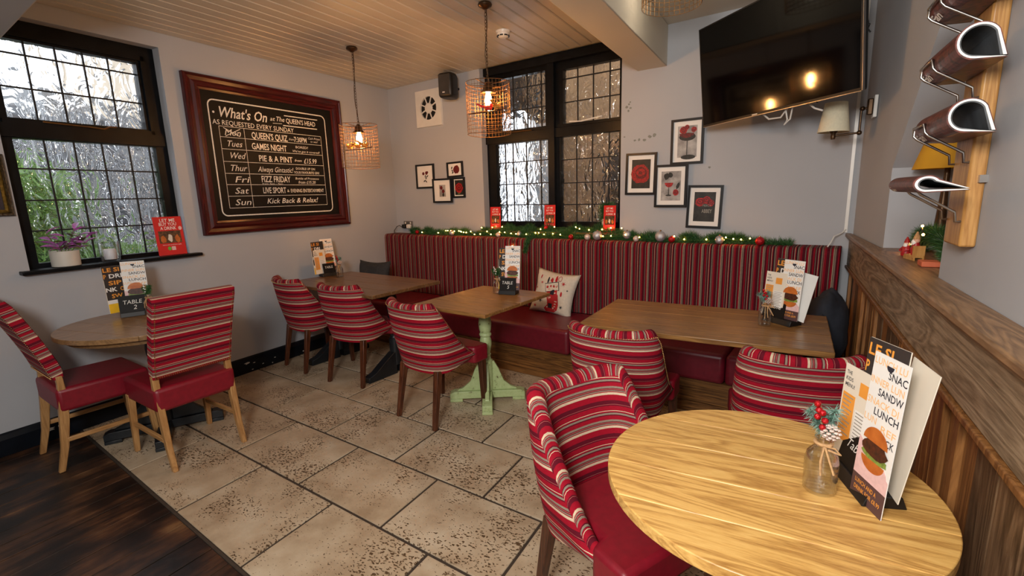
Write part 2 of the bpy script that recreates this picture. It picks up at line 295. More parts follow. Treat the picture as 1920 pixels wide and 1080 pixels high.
# ------------------------------------------------------------------ mesh helpers
class MB:
    def __init__(s): s.v = []; s.f = []; s.uv = []
    def add(s, vs, fs, uvs=None):
        b = len(s.v); s.v += [tuple(v) for v in vs]
        for i, f in enumerate(fs):
            s.f.append([b + k for k in f]); s.uv.append(uvs[i] if uvs else None)
        return s
    def box(s, x0, x1, y0, y1, z0, z1, M=None):
        vs = [Vector((x, y, z)) for x in (x0, x1) for y in (y0, y1) for z in (z0, z1)]
        if M: vs = [M @ v for v in vs]
        return s.add(vs, [(0, 1, 3, 2), (4, 6, 7, 5), (0, 4, 5, 1), (2, 3, 7, 6), (0, 2, 6, 4), (1, 5, 7, 3)])
    def prism(s, poly, a, b, axis='z', M=None):
        """poly: 2D list (counter-clockwise), extruded from a to b along axis"""
        def P(p, t):
            v = {'z': (p[0], p[1], t), 'y': (p[0], t, p[1]), 'x': (t, p[0], p[1])}[axis]
            v = Vector(v); return M @ v if M else v
        n = len(poly)
        vs = [P(p, a) for p in poly] + [P(p, b) for p in poly]
        fs = [tuple(range(n - 1, -1, -1)), tuple(range(n, 2 * n))] + [(i, (i + 1) % n, n + (i + 1) % n, n + i) for i in range(n)]
        return s.add(vs, fs)
    def taper(s, p0, p1, w0, d0, w1, d1):
        """square leg from p0 (size w0,d0) to p1"""
        vs = []
        for p, ww, dd in ((p0, w0, d0), (p1, w1, d1)):
            for sx, sy in ((-1, -1), (1, -1), (1, 1), (-1, 1)): vs.append((p[0] + sx * ww / 2, p[1] + sy * dd / 2, p[2]))
        return s.add(vs, [(3, 2, 1, 0), (4, 5, 6, 7)] + [(i, (i + 1) % 4, 4 + (i + 1) % 4, 4 + i) for i in range(4)])
    def lathe(s, prof, n=24, c=(0, 0, 0), M=None, cap=True):
        vs = []; m = len(prof)
        for r, z in prof:
            for k in range(n):
                a = 2 * PI * k / n; v = Vector((c[0] + r * math.cos(a), c[1] + r * math.sin(a), c[2] + z)); vs.append(M @ v if M else v)
        fs = [(i * n + k, i * n + (k + 1) % n, (i + 1) * n + (k + 1) % n, (i + 1) * n + k) for i in range(m - 1) for k in range(n)]
        if cap: fs += [tuple(range(n - 1, -1, -1)), tuple((m - 1) * n + k for k in range(n))]
        return s.add(vs, fs)
    def tube(s, pts, r, n=8, closed=False, radii=None):
        pts = [Vector(p) for p in pts]; m = len(pts); vs = []
        up = Vector((0, 0, 1))
        for i, p in enumerate(pts):
            a = pts[(i - 1) % m] if (closed or i > 0) else p; b = pts[(i + 1) % m] if (closed or i < m - 1) else p
            t = (b - a).normalized()
            ref = up if abs(t.dot(up)) < 0.95 else Vector((1, 0, 0))
            x = t.cross(ref).normalized(); y = x.cross(t).normalized(); rr = radii[i] if radii else r
            for k in range(n):
                an = 2 * PI * k / n; vs.append(p + x * rr * math.cos(an) + y * rr * math.sin(an))
        q = m if closed else m - 1
        fs = [(i * n + k, i * n + (k + 1) % n, ((i + 1) % m) * n + (k + 1) % n, ((i + 1) % m) * n + k) for i in range(q) for k in range(n)]
        if not closed: fs += [tuple(range(n - 1, -1, -1)), tuple((m - 1) * n + k for k in range(n))]
        return s.add(vs, fs)
    def ball(s, c, r, n=10, m=6, sc=(1, 1, 1), M=None):
        vs = [Vector((0, 0, -1))]
        for i in range(1, m):
            a = -PI / 2 + PI * i / m
            for k in range(n): vs.append(Vector((math.cos(a) * math.cos(2 * PI * k / n), math.cos(a) * math.sin(2 * PI * k / n), math.sin(a))))
        vs.append(Vector((0, 0, 1)))
        vs = [Vector((v.x * sc[0] * r, v.y * sc[1] * r, v.z * sc[2] * r)) for v in vs]
        if M: vs = [M @ v for v in vs]
        vs = [v + Vector(c) for v in vs]
        fs = [(0, 1 + (k + 1) % n, 1 + k) for k in range(n)]
        for i in range(m - 2):
            for k in range(n): fs.append((1 + i * n + k, 1 + i * n + (k + 1) % n, 1 + (i + 1) * n + (k + 1) % n, 1 + (i + 1) * n + k))
        e = len(vs) - 1
        fs += [(e, 1 + (m - 2) * n + k, 1 + (m - 2) * n + (k + 1) % n) for k in range(n)]
        return s.add(vs, fs)
    def mesh(s, name, mat, smooth=False):
        me = bpy.data.meshes.new(name); me.from_pydata(s.v, [], s.f)
        if any(s.uv):
            ul = me.uv_layers.new(name='UVMap'); k = 0
            for i, f in enumerate(s.f):
                for j in range(len(f)): ul.data[k].uv = s.uv[i][j] if s.uv[i] else (0, 0); k += 1
        for m in (mat if isinstance(mat, (list, tuple)) else [mat]): me.materials.append(m)
        if smooth: me.polygons.foreach_set('use_smooth', [True] * len(me.polygons))
        me.update(); return me
def link(name, me, parent=None, loc=(0, 0, 0), rot=(0, 0, 0), scale=None):
    o = bpy.data.objects.new(name, me); COL.objects.link(o)
    if parent: o.parent = parent
    o.location = loc; o.rotation_euler = rot
    if scale: o.scale = scale
    return o
def part(name, mb, mat, parent=None, smooth=False, bevel=0, seg=2, loc=(0, 0, 0), rot=(0, 0, 0)):
    o = link(name, mb.mesh(name, mat, smooth), parent, loc, rot)
    if bevel:
        b = o.modifiers.new('bevel', 'BEVEL'); b.width = bevel; b.segments = seg; b.limit_method = 'ANGLE'; b.angle_limit = math.radians(35)
        b.harden_normals = False
        if seg > 1:
            o.data.polygons.foreach_set('use_smooth', [True] * len(o.data.polygons))
            try: o.data.set_sharp_from_angle(angle=math.radians(60))
            except Exception: pass
    elif smooth:
        try: o.data.set_sharp_from_angle(angle=math.radians(50))
        except Exception: pass
    return o
def thing(name, label, cat, loc=(0, 0, 0), rz=0, group=None, rot=None):
    o = bpy.data.objects.new(name, None); COL.objects.link(o); o.empty_display_size = 0.1
    o.location = loc; o.rotation_euler = rot if rot else (0, 0, rz); tag(o, label, cat, group); return o
def tag(o, label, cat, group=None):
    o['label'] = label; o['category'] = cat
    if group: o['group'] = group
    return o
def struct(name, mb, mat, **k):
    o = part(name, mb, mat, **k); o['kind'] = 'structure'; return o
def stuff(o): o['kind'] = 'stuff'; return o
def shape(pts, d, y0=0.0, mb=None):
    """flat piece in the local xz plane, front facing -y, of thickness d"""
    mb = mb or MB(); return mb.prism(pts[::-1], y0, y0 - d, 'y')
def ell(cx, cz, rx, rz, n=16, a0=0, a1=2 * PI, wob=0, seed=0):
    rnd = random.Random(seed)
    full = abs(a1 - a0 - 2 * PI) < 1e-6
    return [(cx + rx * math.cos(a) * (1 + wob * rnd.uniform(-1, 1)), cz + rz * math.sin(a) * (1 + wob * rnd.uniform(-1, 1))) for a in (a0 + (a1 - a0) * k / (n if full else n - 1) for k in range(n))]
def rect(x0, x1, z0, z1): return [(x0, z0), (x1, z0), (x1, z1), (x0, z1)]
TEXT_CACHE = {}
def lettering(parent, lines, mat, y=-0.001, name='lettering', thick=0.0004):
    """lines: (string, x, z, height, width or None, slant, align, bold, rot)"""
    o = None
    for ln in lines:
        mb = MB()
        s_, x, z, h = ln[:4]; wd = ln[4] if len(ln) > 4 else None; sl = ln[5] if len(ln) > 5 else 0; bold = ln[6] if len(ln) > 6 else 0; ro = ln[7] if len(ln) > 7 else 0
        key = (s_, bold)
        if key not in TEXT_CACHE:
            cu = bpy.data.curves.new('t', 'FONT'); cu.body = s_; cu.size = 1; cu.offset = bold; cu.resolution_u = 2
            to = bpy.data.objects.new('t', cu); COL.objects.link(to)
            bpy.context.view_layer.update()
            me = bpy.data.meshes.new_from_object(to.evaluated_get(bpy.context.evaluated_depsgraph_get()))
            TEXT_CACHE[key] = ([v.co.copy() for v in me.vertices], [tuple(p.vertices) for p in me.polygons])
            bpy.data.objects.remove(to); bpy.data.curves.remove(cu); bpy.data.meshes.remove(me)
        vs, fs = TEXT_CACHE[key]
        if not vs: continue
        x0 = min(v.x for v in vs); x1 = max(v.x for v in vs)
        kz = h / 0.70; kx = kz if wd is None else wd / (x1 - x0)
        cr, sr = math.cos(ro), math.sin(ro)
        out = []
        for v in vs:
            px, pz = (v.x - x0) * kx + sl * v.y * kz, v.y * kz
            out.append((x + px * cr - pz * sr, y, z + px * sr + pz * cr))
        mb.add(out, fs)
        o = part(name, mb, mat, parent)
    return o

# ------------------------------------------------------------------ room
H = 2.67
EB = Vector((0.99388, -0.11043, 0)); NB = Vector((-0.11043, -0.99388, 0)); OB = Vector((0, 4.0643, 0)); RB = math.atan2(-0.11043, 0.99388)
def BW(u, off, z): return OB + EB * u + NB * off + Vector((0, 0, z))

# floor: base slab, tiles, boards
fl = struct('floor', MB().box(-0.3, 5.0, -2.3, 4.4, -0.06, -0.006), M_GROUT)
TS, SH = 0.635, -0.088     # tile pitch, shear of the rows
rows = [0.878, 1.292, 1.716, 2.14, 2.553, 2.97, 3.39, 3.81]
def edge_y(i, x): return rows[i] + (SH + (-0.115 - SH) * (i == 0)) * x
for i in range(len(rows) - 1):
    off = 0.905 if i % 2 == 0 else 1.243
    k0 = -3
    for k in range(k0, 8):
        x0 = off + k * TS; x1 = x0 + TS
        x0c, x1c = max(x0, 0.0), min(x1, 4.42)
        if x1c - x0c < 0.03: continue
        g = 0.007; j = random.uniform(-0.0012, 0.0012)
        a, b = x0c + g, x1c - g
        q = [(a, edge_y(i, a) + g + 0.001), (b, edge_y(i, b) + g + 0.001), (b, edge_y(i + 1, b) - g), (a, edge_y(i + 1, a) - g)]
        if i == len(rows) - 2: q[2] = (b, 4.05 - 0.111 * b); q[3] = (a, 4.05 - 0.111 * a)
        part('tile', MB().prism(q, -0.02, j), M_TILE, fl, bevel=0.0022, seg=1)
# the near side right of the boards is tiled as well
for i in range(8):
    pass
x = -0.02; 
while x < 4.45:
    wd = random.choice((0.12, 0.135, 0.15)); g = 0.0025
    a, b = x + g, x + wd - g
    yt = lambda t: rows[0] - 0.115 * t - 0.012
    if a < 2.62:
        y_end = [yt(a), yt(b)]
        part('floorboard', MB().prism([(a, -2.2), (b, -2.2), (b, y_end[1]), (a, y_end[0])], -0.03, random.uniform(-0.002, 0.001)), M_BOARD, fl, bevel=0.002, seg=1)
    x += wd
# tiles on the near right, in front of the photographer's feet
nr = [rows[0] - 0.424 * k for k in range(8)]
for i in range(7):
    off = 1.243 if i % 2 == 0 else 0.905
    for k in range(0, 7):
        x0 = off + k * TS; x1 = x0 + TS
        x0c, x1c = max(x0, 2.64), min(x1, 4.42)
        if x1c - x0c < 0.03: continue
        g = 0.007; a, b = x0c + g, x1c - g
        ey = lambda n_, t: nr[n_] - 0.115 * t + (0.027 * t if n_ else 0) * 0
        q = [(a, ey(i + 1, a) + g), (b, ey(i + 1, b) + g), (b, ey(i, b) - g), (a, ey(i, a) - g)]
        part('tile', MB().prism(q, -0.02, random.uniform(-0.0012, 0.0012)), M_TILE, fl, bevel=0.0022, seg=1)
struct('trim_1', MB().prism([(0.03, 0.864), (2.63, 0.565), (2.63, 0.577), (0.03, 0.876)], -0.02, 0.001), M_GROUT)

# ceiling: slab, boards
ce = struct('ceiling', MB().box(-0.3, 5.0, -2.3, 4.4, H + 0.012, H + 0.1), M_CEILP)
x = 0.002; k = 0
while x < 2.93:
    bw_ = 0.1055
    a, b = x + 0.0022, min(x + bw_ - 0.0022, 2.935)
    part('ceiling_board', MB().prism([(a, -2.2), (b, -2.2), (b, 4.064 - 0.111 * b), (a, 4.064 - 0.111 * a)], H, H + 0.014), M_PLANKC, ce, bevel=0.007, seg=1)
    x += bw_
# beams
struct('trim_2', MB().prism([(2.925, -2.2), (3.155, -2.2), (3.155, 3.72), (2.925, 3.74)], 2.39, H + 0.01), M_CEILP, bevel=0.006)
struct('trim_3', MB().prism([(0.0, 0.52), (1.35, 0.37), (1.35, 0.722), (0.0, 0.872)], 2.395, H + 0.01), M_WALL, bevel=0.01)

# left wall with window opening
wl = MB()
y0, y1, z0, z1 = 0.800, 1.725, 1.085, 2.571
wl.box(-0.3, 0, -2.3, y0, 0, H + 0.02); wl.box(-0.3, 0, y1, 4.4, 0, H + 0.02)
wl.box(-0.3, 0, y0, y1, 0, z0); wl.box(-0.3, 0, y0, y1, z1, H + 0.02)
struct('wall_left', wl, M_WALL)
def wallbox(mb, u0, u1, o0, o1, z0, z1):
    P = [BW(u0, o0, 0), BW(u1, o0, 0), BW(u1, o1, 0), BW(u0, o1, 0)]
    mb.prism([(p.x, p.y) for p in P][::-1], z0, z1)
wb = MB()
wallbox(wb, -0.2, 1.337, 0, -0.3, 0, H + 0.02); wallbox(wb, 2.81, 4.8, 0, -0.3, 0, H + 0.02)
wallbox(wb, 1.337, 2.81, 0, -0.3, 0, 1.12)
wbk = struct('wall_back', wb, M_WALL)
M_MARK = plain('greenish_wall_mark', rgb(128, 132, 126), 0.8, var=0.15, nscale=60)
for (mu, mz, mr) in ((2.855, 2.13, 0.012), (2.875, 2.15, 0.010), (2.89, 2.12, 0.011), (2.87, 2.10, 0.010), (2.885, 2.165, 0.008), (2.93, 1.865, 0.010), (2.965, 1.868, 0.012), (3.01, 1.862, 0.014), (3.055, 1.885, 0.014), (3.09, 1.892, 0.016), (2.84, 1.90, 0.008), (3.52, 1.62, 0.010)):
    mp_ = BW(mu, 0, mz); o_ = part('wall_mark', MB().prism(ell(0, 0, mr, mr * 0.8, 9, wob=0.35, seed=int(mu * 1000))[::-1], 0, -0.0012, 'y'), M_MARK, wbk, loc=mp_, rot=(0, 0, RB))
# right wall: dado wall, far piece, near piece, sloping head over the niche
wr = MB()
wr.prism([(4.435, -2.3), (4.7, -2.3), (4.7, 3.8), (4.435, 3.8)], 0, 1.12)
wr.prism([(4.475, -2.3), (4.75, -2.3), (4.75, 1.78), (4.475, 1.78)], 1.12, H + 0.02)
wr.prism([(4.452, 2.69), (4.75, 2.69), (4.75, 3.8), (4.408, 3.8)], 1.12, H + 0.02)
wr.prism([(1.78, 2.24), (2.69, 1.53), (2.69, H + 0.02), (1.78, H + 0.02)], 4.452, 4.76, 'x')
struct('wall_right', wr, M_WALL)
wn_ = MB(); wn_.box(4.76, 4.8, 1.5, 2.9, 1.1, H + 0.02); wn_.box(4.70, 4.76, 1.5, 1.775, 1.12, 2.5); wn_.box(4.70, 4.76, 2.695, 2.9, 1.12, 2.5)
struct('wall_niche', wn_, M_WHITE)
struct('wall_front', MB().box(-0.3, 5.0, -2.35, -2.25, 0, H + 0.02), M_WALL)
# skirting
bb = MB().prism([(0, 0), (0.024, 0), (0.024, 0.10), (0.014, 0.128), (0, 0.137)], -2.2, 4.0, 'y')
bsb = struct('baseboard_left', bb, M_BASEB)
rnd = random.Random(4)
for (cy, cz, r_) in ((2.04, 0.088, 0.016), (2.10, 0.075, 0.008), (2.18, 0.04, 0.006), (2.30, 0.06, 0.006), (2.27, 0.02, 0.005), (2.08, 0.02, 0.006), (1.86, 0.02, 0.010), (0.72, 0.075, 0.02), (0.80, 0.08, 0.018), (2.6, 0.03, 0.008)):
    part('paint_chip', MB().prism([(p[0], p[1]) for p in ell(cy, cz, r_ * 1.5, r_ * 0.6, 9, wob=0.4, seed=int(cy * 100))], 0.0238, 0.0245, 'x'), M_CERAM, bsb)

# ---- windows
def window(name, M3, outer, bars, openings, sill=None, extra=None):
    """outer (u0,u1,z0,z1); openings: list of (u0,u1,z0,z1,[u bars],[z bars]); M3 maps (u, off, z) local"""
    o = bpy.data.objects.new(name, None)
    u0, u1, z0, z1 = outer
    us = sorted({u0, u1} | {q for op in openings for q in op[:2]}); zs = sorted({z0, z1} | {q for op in openings for q in op[2:4]})
    mb = MB()
    for i in range(len(us) - 1):
        for j in range(len(zs) - 1):
            cu, cz = (us[i] + us[i + 1]) / 2, (zs[j] + zs[j + 1]) / 2
            if any(op[0] < cu < op[1] and op[2] < cz < op[3] for op in openings): continue
            mb.box(us[i], us[i + 1], -0.035, 0.035, zs[j], zs[j + 1])
    for a in bars: mb.box(*a)
    f = struct(name, mb, M_BLACK); f.matrix_world = M3
    for op in openings:
        a, b, c, d = op[:4]; ub = [a] + list(op[4]) + [b]; zb = [c] + list(op[5]) + [d]
        for i in range(len(ub) - 1):
            for j in range(len(zb) - 1):
                t = random.uniform(-0.001, 0.001)
                part('pane', MB().add([(ub[i], t, zb[j]), (ub[i + 1], t + random.uniform(-.001, .001), zb[j]), (ub[i + 1], t, zb[j + 1]), (ub[i], t + random.uniform(-.001, .001), zb[j + 1])], [(0, 1, 2, 3)]), M_WGLASS, f)
        for q in op[4]: part('glazing_bar', MB().box(q - 0.0045, q + 0.0045, -0.006, 0.006, c, d), M_LEAD, f)
        for q in op[5]: part('glazing_bar', MB().box(a, b, -0.0065, 0.0065, q - 0.0045, q + 0.0045), M_LEAD, f)
    return f
W1M = Matrix.Translation((-0.12, 0, 0)) @ Matrix.Rotation(PI / 2, 4, 'Z')
w1 = window('window_1', W1M, (0.80, 1.725, 1.085, 2.571),
    [(0.80, 1.70, -0.06, -0.03, 1.885, 1.965), (0.84, 1.66, -0.055, -0.03, 1.965, 1.99), (0.84, 1.66, -0.055, -0.03, 2.47, 2.50), (1.625, 1.655, -0.055, -0.03, 1.965, 2.50)],
    [(0.872, 1.605, 2.0, 2.455, [1.02, 1.168, 1.31, 1.447], [2.184, 2.38]), (0.872, 1.645, 1.115, 1.880, [1.026, 1.176, 1.328, 1.486, 1.615], [1.317, 1.508, 1.702])])
part('stay', MB().tube([(1.02, -0.07, 1.985), (1.25, -0.075, 1.978), (1.33, -0.08, 1.972)], 0.005, 6).tube([(1.33, -0.08, 1.972), (1.36, -0.085, 1.988), (1.40, -0.085, 1.99)], 0.006, 6), M_BRASS, w1)
part('window_sill', MB().box(0.75, 1.79, -0.18, 0.085, 1.062, 1.086), M_BLACK, w1, bevel=0.005)
w1.children[-1]
W2M = Matrix.Translation(BW(0, -0.12, 0)) @ Matrix.Rotation(RB, 4, 'Z')
w2 = window('window_2', W2M, (1.33, 2.815, 1.12, H),
    [(1.34, 2.81, -0.06, -0.03, 1.965, 2.045), (2.078, 2.145, -0.075, -0.03, 1.2, 2.63), (1.36, 2.81, -0.09, -0.03, 2.60, H), (1.40, 2.07, -0.05, -0.03, 2.05, 2.075), (2.16, 2.80, -0.05, -0.03, 2.05, 2.075)],
    [(1.50, 2.033, 2.080, 2.560, [1.653, 1.815, 1.972], [2.259, 2.456]), (1.445, 2.068, 1.20, 1.957, [1.54, 1.633, 1.792, 1.955], [1.362, 1.565, 1.777]),
     (2.218, 2.757, 2.070, 2.535, [2.349, 2.501, 2.655], [2.262, 2.461]), (2.187, 2.757, 1.20, 1.965, [2.337, 2.493, 2.652], [1.357, 1.553, 1.762])])
part('stay', MB().tube([(2.30, -0.07, 2.085), (2.42, -0.075, 2.075), (2.62, -0.08, 2.095)], 0.006, 6), M_WPLAST, w2)
part('stay', MB().tube([(1.62, -0.07, 2.055), (1.9, -0.075, 2.05)], 0.005, 6), M_BRASS, w2)
part('window_sill', MB().box(1.285, 2.92, -0.19, 0.085, 1.085, 1.112), M_PLINTH, w2, bevel=0.004)

# ---- outside
def outside():
    struct('ground_outside', MB().box(-9, 12, -8, 14, -0.35, -0.25), plain('wet_paving', rgb(120, 120, 122), 0.5, nscale=2))
    # tall clipped hedge and shrub beyond the left window
    def leafmass(name, label, boxes, n, mats, size):
        mb = MB(); rnd = random.Random(3)
        for k in range(n):
            b = boxes[k % len(boxes)]
            c = Vector((rnd.uniform(b[0], b[1]), rnd.uniform(b[2], b[3]), rnd.uniform(b[4], b[5])))
            a, e = rnd.uniform(0, 2 * PI), rnd.uniform(-0.8, 0.8)
            d = Vector((math.cos(a) * math.cos(e), math.sin(a) * math.cos(e), math.sin(e))) * size; s_ = d.cross(Vector((rnd.random(), rnd.random(), rnd.random()))).normalized() * size * 0.4
            mb.add([c - d, c - s_, c + d, c + s_], [(0, 1, 2, 3)])
        o = part(name, mb, mats); return o
    t = thing('garden_shrub', 'leafy green garden shrub seen through the left window', 'shrub', (-2.3, 1.42, -0.25))
    o = leafmass('foliage', '', [(-0.3, 0.5, -0.7, 0.25, 0.7, 2.0), (-0.3, 0.5, -0.7, 0.9, 0.5, 1.35), (-0.2, 0.6, -0.8, 0.0, 1.2, 2.1)], 4200, plain('garden_leaf', rgb(140, 185, 70), 0.5, c2=rgb(44, 84, 26), nscale=20), 0.07); o.parent = t; stuff(o)
    part('stem', MB().tube([(0, 0, 0), (0.05, 0.1, 0.6), (0, 0, 1.4)], 0.03), M_STEM, t)
    f = thing('garden_fence', 'dark boarded garden fence outside the left window', 'fence', (-3.4, 0, -0.25))
    for k in range(26): part('fence_board', MB().box(-0.02, 0.02, -1 + k * 0.3, -1 + k * 0.3 + 0.27, 0, 2.75 + 0.07 * (k % 2)), plain('weathered_fence', rgb(150, 152, 156), 0.6, c2=rgb(52, 54, 58), nscale=3) if k == 0 else MATS['weathered_fence'], f)
    b = thing('neighbour_house', 'pale rendered house with a grey roof outside the left window', 'house', (-7.5, 5.2, -0.25))
    part('wall', MB().box(-1.5, 1.5, -1.2, 3.5, 0, 4.4), plain('pale_render', rgb(206, 190, 168), 0.8), b)
    part('roof', MB().prism([(-1.9, 4.4), (1.9, 4.4), (0, 5.8)], -1.4, 3.7, 'y'), plain('grey_slate_roof', rgb(90, 94, 100), 0.7), b)
    part('house_window', MB().box(1.5, 1.53, -0.6, 0.5, 1.6, 2.9), M_BPLAST, b)
    c = thing('brick_outbuilding', 'brown brick outbuilding outside the back window', 'building', BW(3.0, -2.0, -0.25), RB)
    part('wall', MB().box(-1.95, 2.6, -0.2, 2.0, 0, 4.6), plain('brown_brickwork', rgb(186, 146, 104), 0.85, nscale=5, c2=rgb(112, 84, 60)), c)
    part('eaves', MB().box(-1.75, 2.7, -0.5, 2.1, 4.6, 4.8), M_BPLAST, c)
    part('drainpipe', MB().tube([(-1.78, -0.3, 0), (-1.78, -0.3, 4.6)], 0.05), M_BPLAST, c)
    for k in range(2): part('building_window', MB().box(-0.9 + k * 1.3, -0.3 + k * 1.3, -0.23, -0.2, 1.2, 2.2), M_BPLAST, c)
    d = thing('dark_timber_porch', 'dark timber porch outside the back window, at the top left', 'porch', BW(0.2, -1.4, -0.25), RB)
    part('roof', MB().box(-1.6, 0.8, -0.3, 0.9, 2.72, 3.5), plain('dark_porch_timber', rgb(70, 60, 52), 0.6, c2=rgb(26, 25, 26), nscale=6), d)
    part('side_panel', MB().box(-1.4, 0.12, -0.1, -0.04, 0, 2.72), MATS['dark_porch_timber'], d)
    for xx in (0.121, 0.62): part('post', MB().box(xx, xx + 0.10, -0.2, -0.08, 0, 2.72), MATS['dark_porch_timber'], d)
outside()

# ------------------------------------------------------------------ right wall timber
LX = 4.375
led = MB().prism([(LX, -1.6), (4.474, -1.6), (4.474, 1.782), (4.76, 1.782), (4.76, 2.688), (4.448, 2.688), (4.41, 3.585), (LX, 3.592)], 1.121, 1.145)
ledge = tag(part('ledge_shelf', led, M_LEDGE, bevel=0.006), 'long worn brown timber ledge along the right wall above the panelling', 'shelf')
pan = thing('timber_panelling', 'reclaimed timber wall panelling below the ledge on the right wall', 'panelling', (0, 0, 0))
part('fascia_board', MB().box(4.398, 4.434, -1.6, 3.575, 0.935, 1.120), M_RECLH, pan, bevel=0.004)
part('bead_moulding', MB().box(4.388, 4.434, -1.6, 3.575, 0.915, 0.934), M_RECLO, pan, bevel=0.004)
yy = -1.6; rnd = random.Random(11); kk = 0
while yy < 3.53:
    if yy < 0.55: wd, mt, th = 0.30, M_RECL, 0.012
    else:
        wd = rnd.choice((0.05, 0.09, 0.11, 0.13, 0.04)); mt = M_RECLO if wd <= 0.05 or rnd.random() < 0.22 else M_RECL; th = 0.024 if wd <= 0.05 else rnd.uniform(0.006, 0.015)
    if abs(yy - 0.5) < 0.2 and kk == 6: pass
    e = min(yy + wd, 3.56)
    part('plank', MB().box(4.434 - th, 4.4345, yy + 0.002, e - 0.002, 0.0, 0.914), mt, pan, bevel=0.002, seg=1)
    yy += wd; kk += 1

# ------------------------------------------------------------------ banquette
bq = thing('banquette', 'long upholstered corner bench with striped back and oxblood seat along the back wall', 'bench', OB, RB)
def back_section(u0, u1):
    prof = [(-0.02, 0.43), (-0.235, 0.43), (-0.232, 0.60), (-0.228, 0.80), (-0.225, 0.95), (-0.224, 1.02), (-0.218, 1.045), (-0.205, 1.058), (-0.185, 1.062), (-0.02, 1.062)]
    mb = MB(); n = 40; length = 0; ls = [0]
    for i in range(1, len(prof)): length += math.hypot(prof[i][0] - prof[i - 1][0], prof[i][1] - prof[i - 1][1]); ls.append(length)
    cols = [u0 + 0.004, u0 + 0.008] + [u0 + (u1 - u0) * t / 6 for t in range(1, 6)] + [u1 - 0.008, u1 - 0.004]
    for ci in range(len(cols) - 1):
        for i in range(len(prof) - 1):
            def pp(c, q):
                inset = 0.006 if cols.index(c) in (0, len(cols) - 1) else 0
                return (c, q[0] + (inset if q[0] < -0.1 else 0), q[1] - (inset if q[1] > 1.05 else 0))
            a, b = cols[ci], cols[ci + 1]
            mb.add([pp(a, prof[i]), pp(b, prof[i]), pp(b, prof[i + 1]), pp(a, prof[i + 1])], [(0, 3, 2, 1)], [[(a, ls[i]), (a, ls[i + 1]), (b, ls[i + 1]), (b, ls[i])]])
    for c, flip in ((cols[0], 0), (cols[-1], 1)):
        idx = list(range(len(prof)));  f = idx if flip else idx[::-1]
        mb.add([(c, q[0], q[1]) for q in prof], [tuple(f)], [[(prof[q][0], prof[q][1]) for q in f]])
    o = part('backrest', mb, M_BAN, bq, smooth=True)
    return o
for a, b in ((0.005, 0.42), (0.42, 1.47), (1.47, 2.74), (2.74, 4.395)): back_section(a, b)
for a, b in ((0.006, 0.9), (0.9, 1.36), (1.36, 2.75), (2.75, 3.86), (3.86, 4.39)):
    part('seat_cushion', MB().box(a + 0.002, b - 0.002, -0.805, -0.236, 0.232, 0.432), M_LEATHD, bq, bevel=0.03, seg=4)
for k in range(3):
    part('plinth_board', MB().box(0.03, 4.39, -0.785 + 0.003 * (k % 2), -0.765, 0.002 + k * 0.077, 0.077 + k * 0.077), M_PLINTH, bq, bevel=0.003, seg=1)
part('carcass', MB().box(0.03, 4.39, -0.764, -0.02, 0.0, 0.231), M_PLINTH, bq)

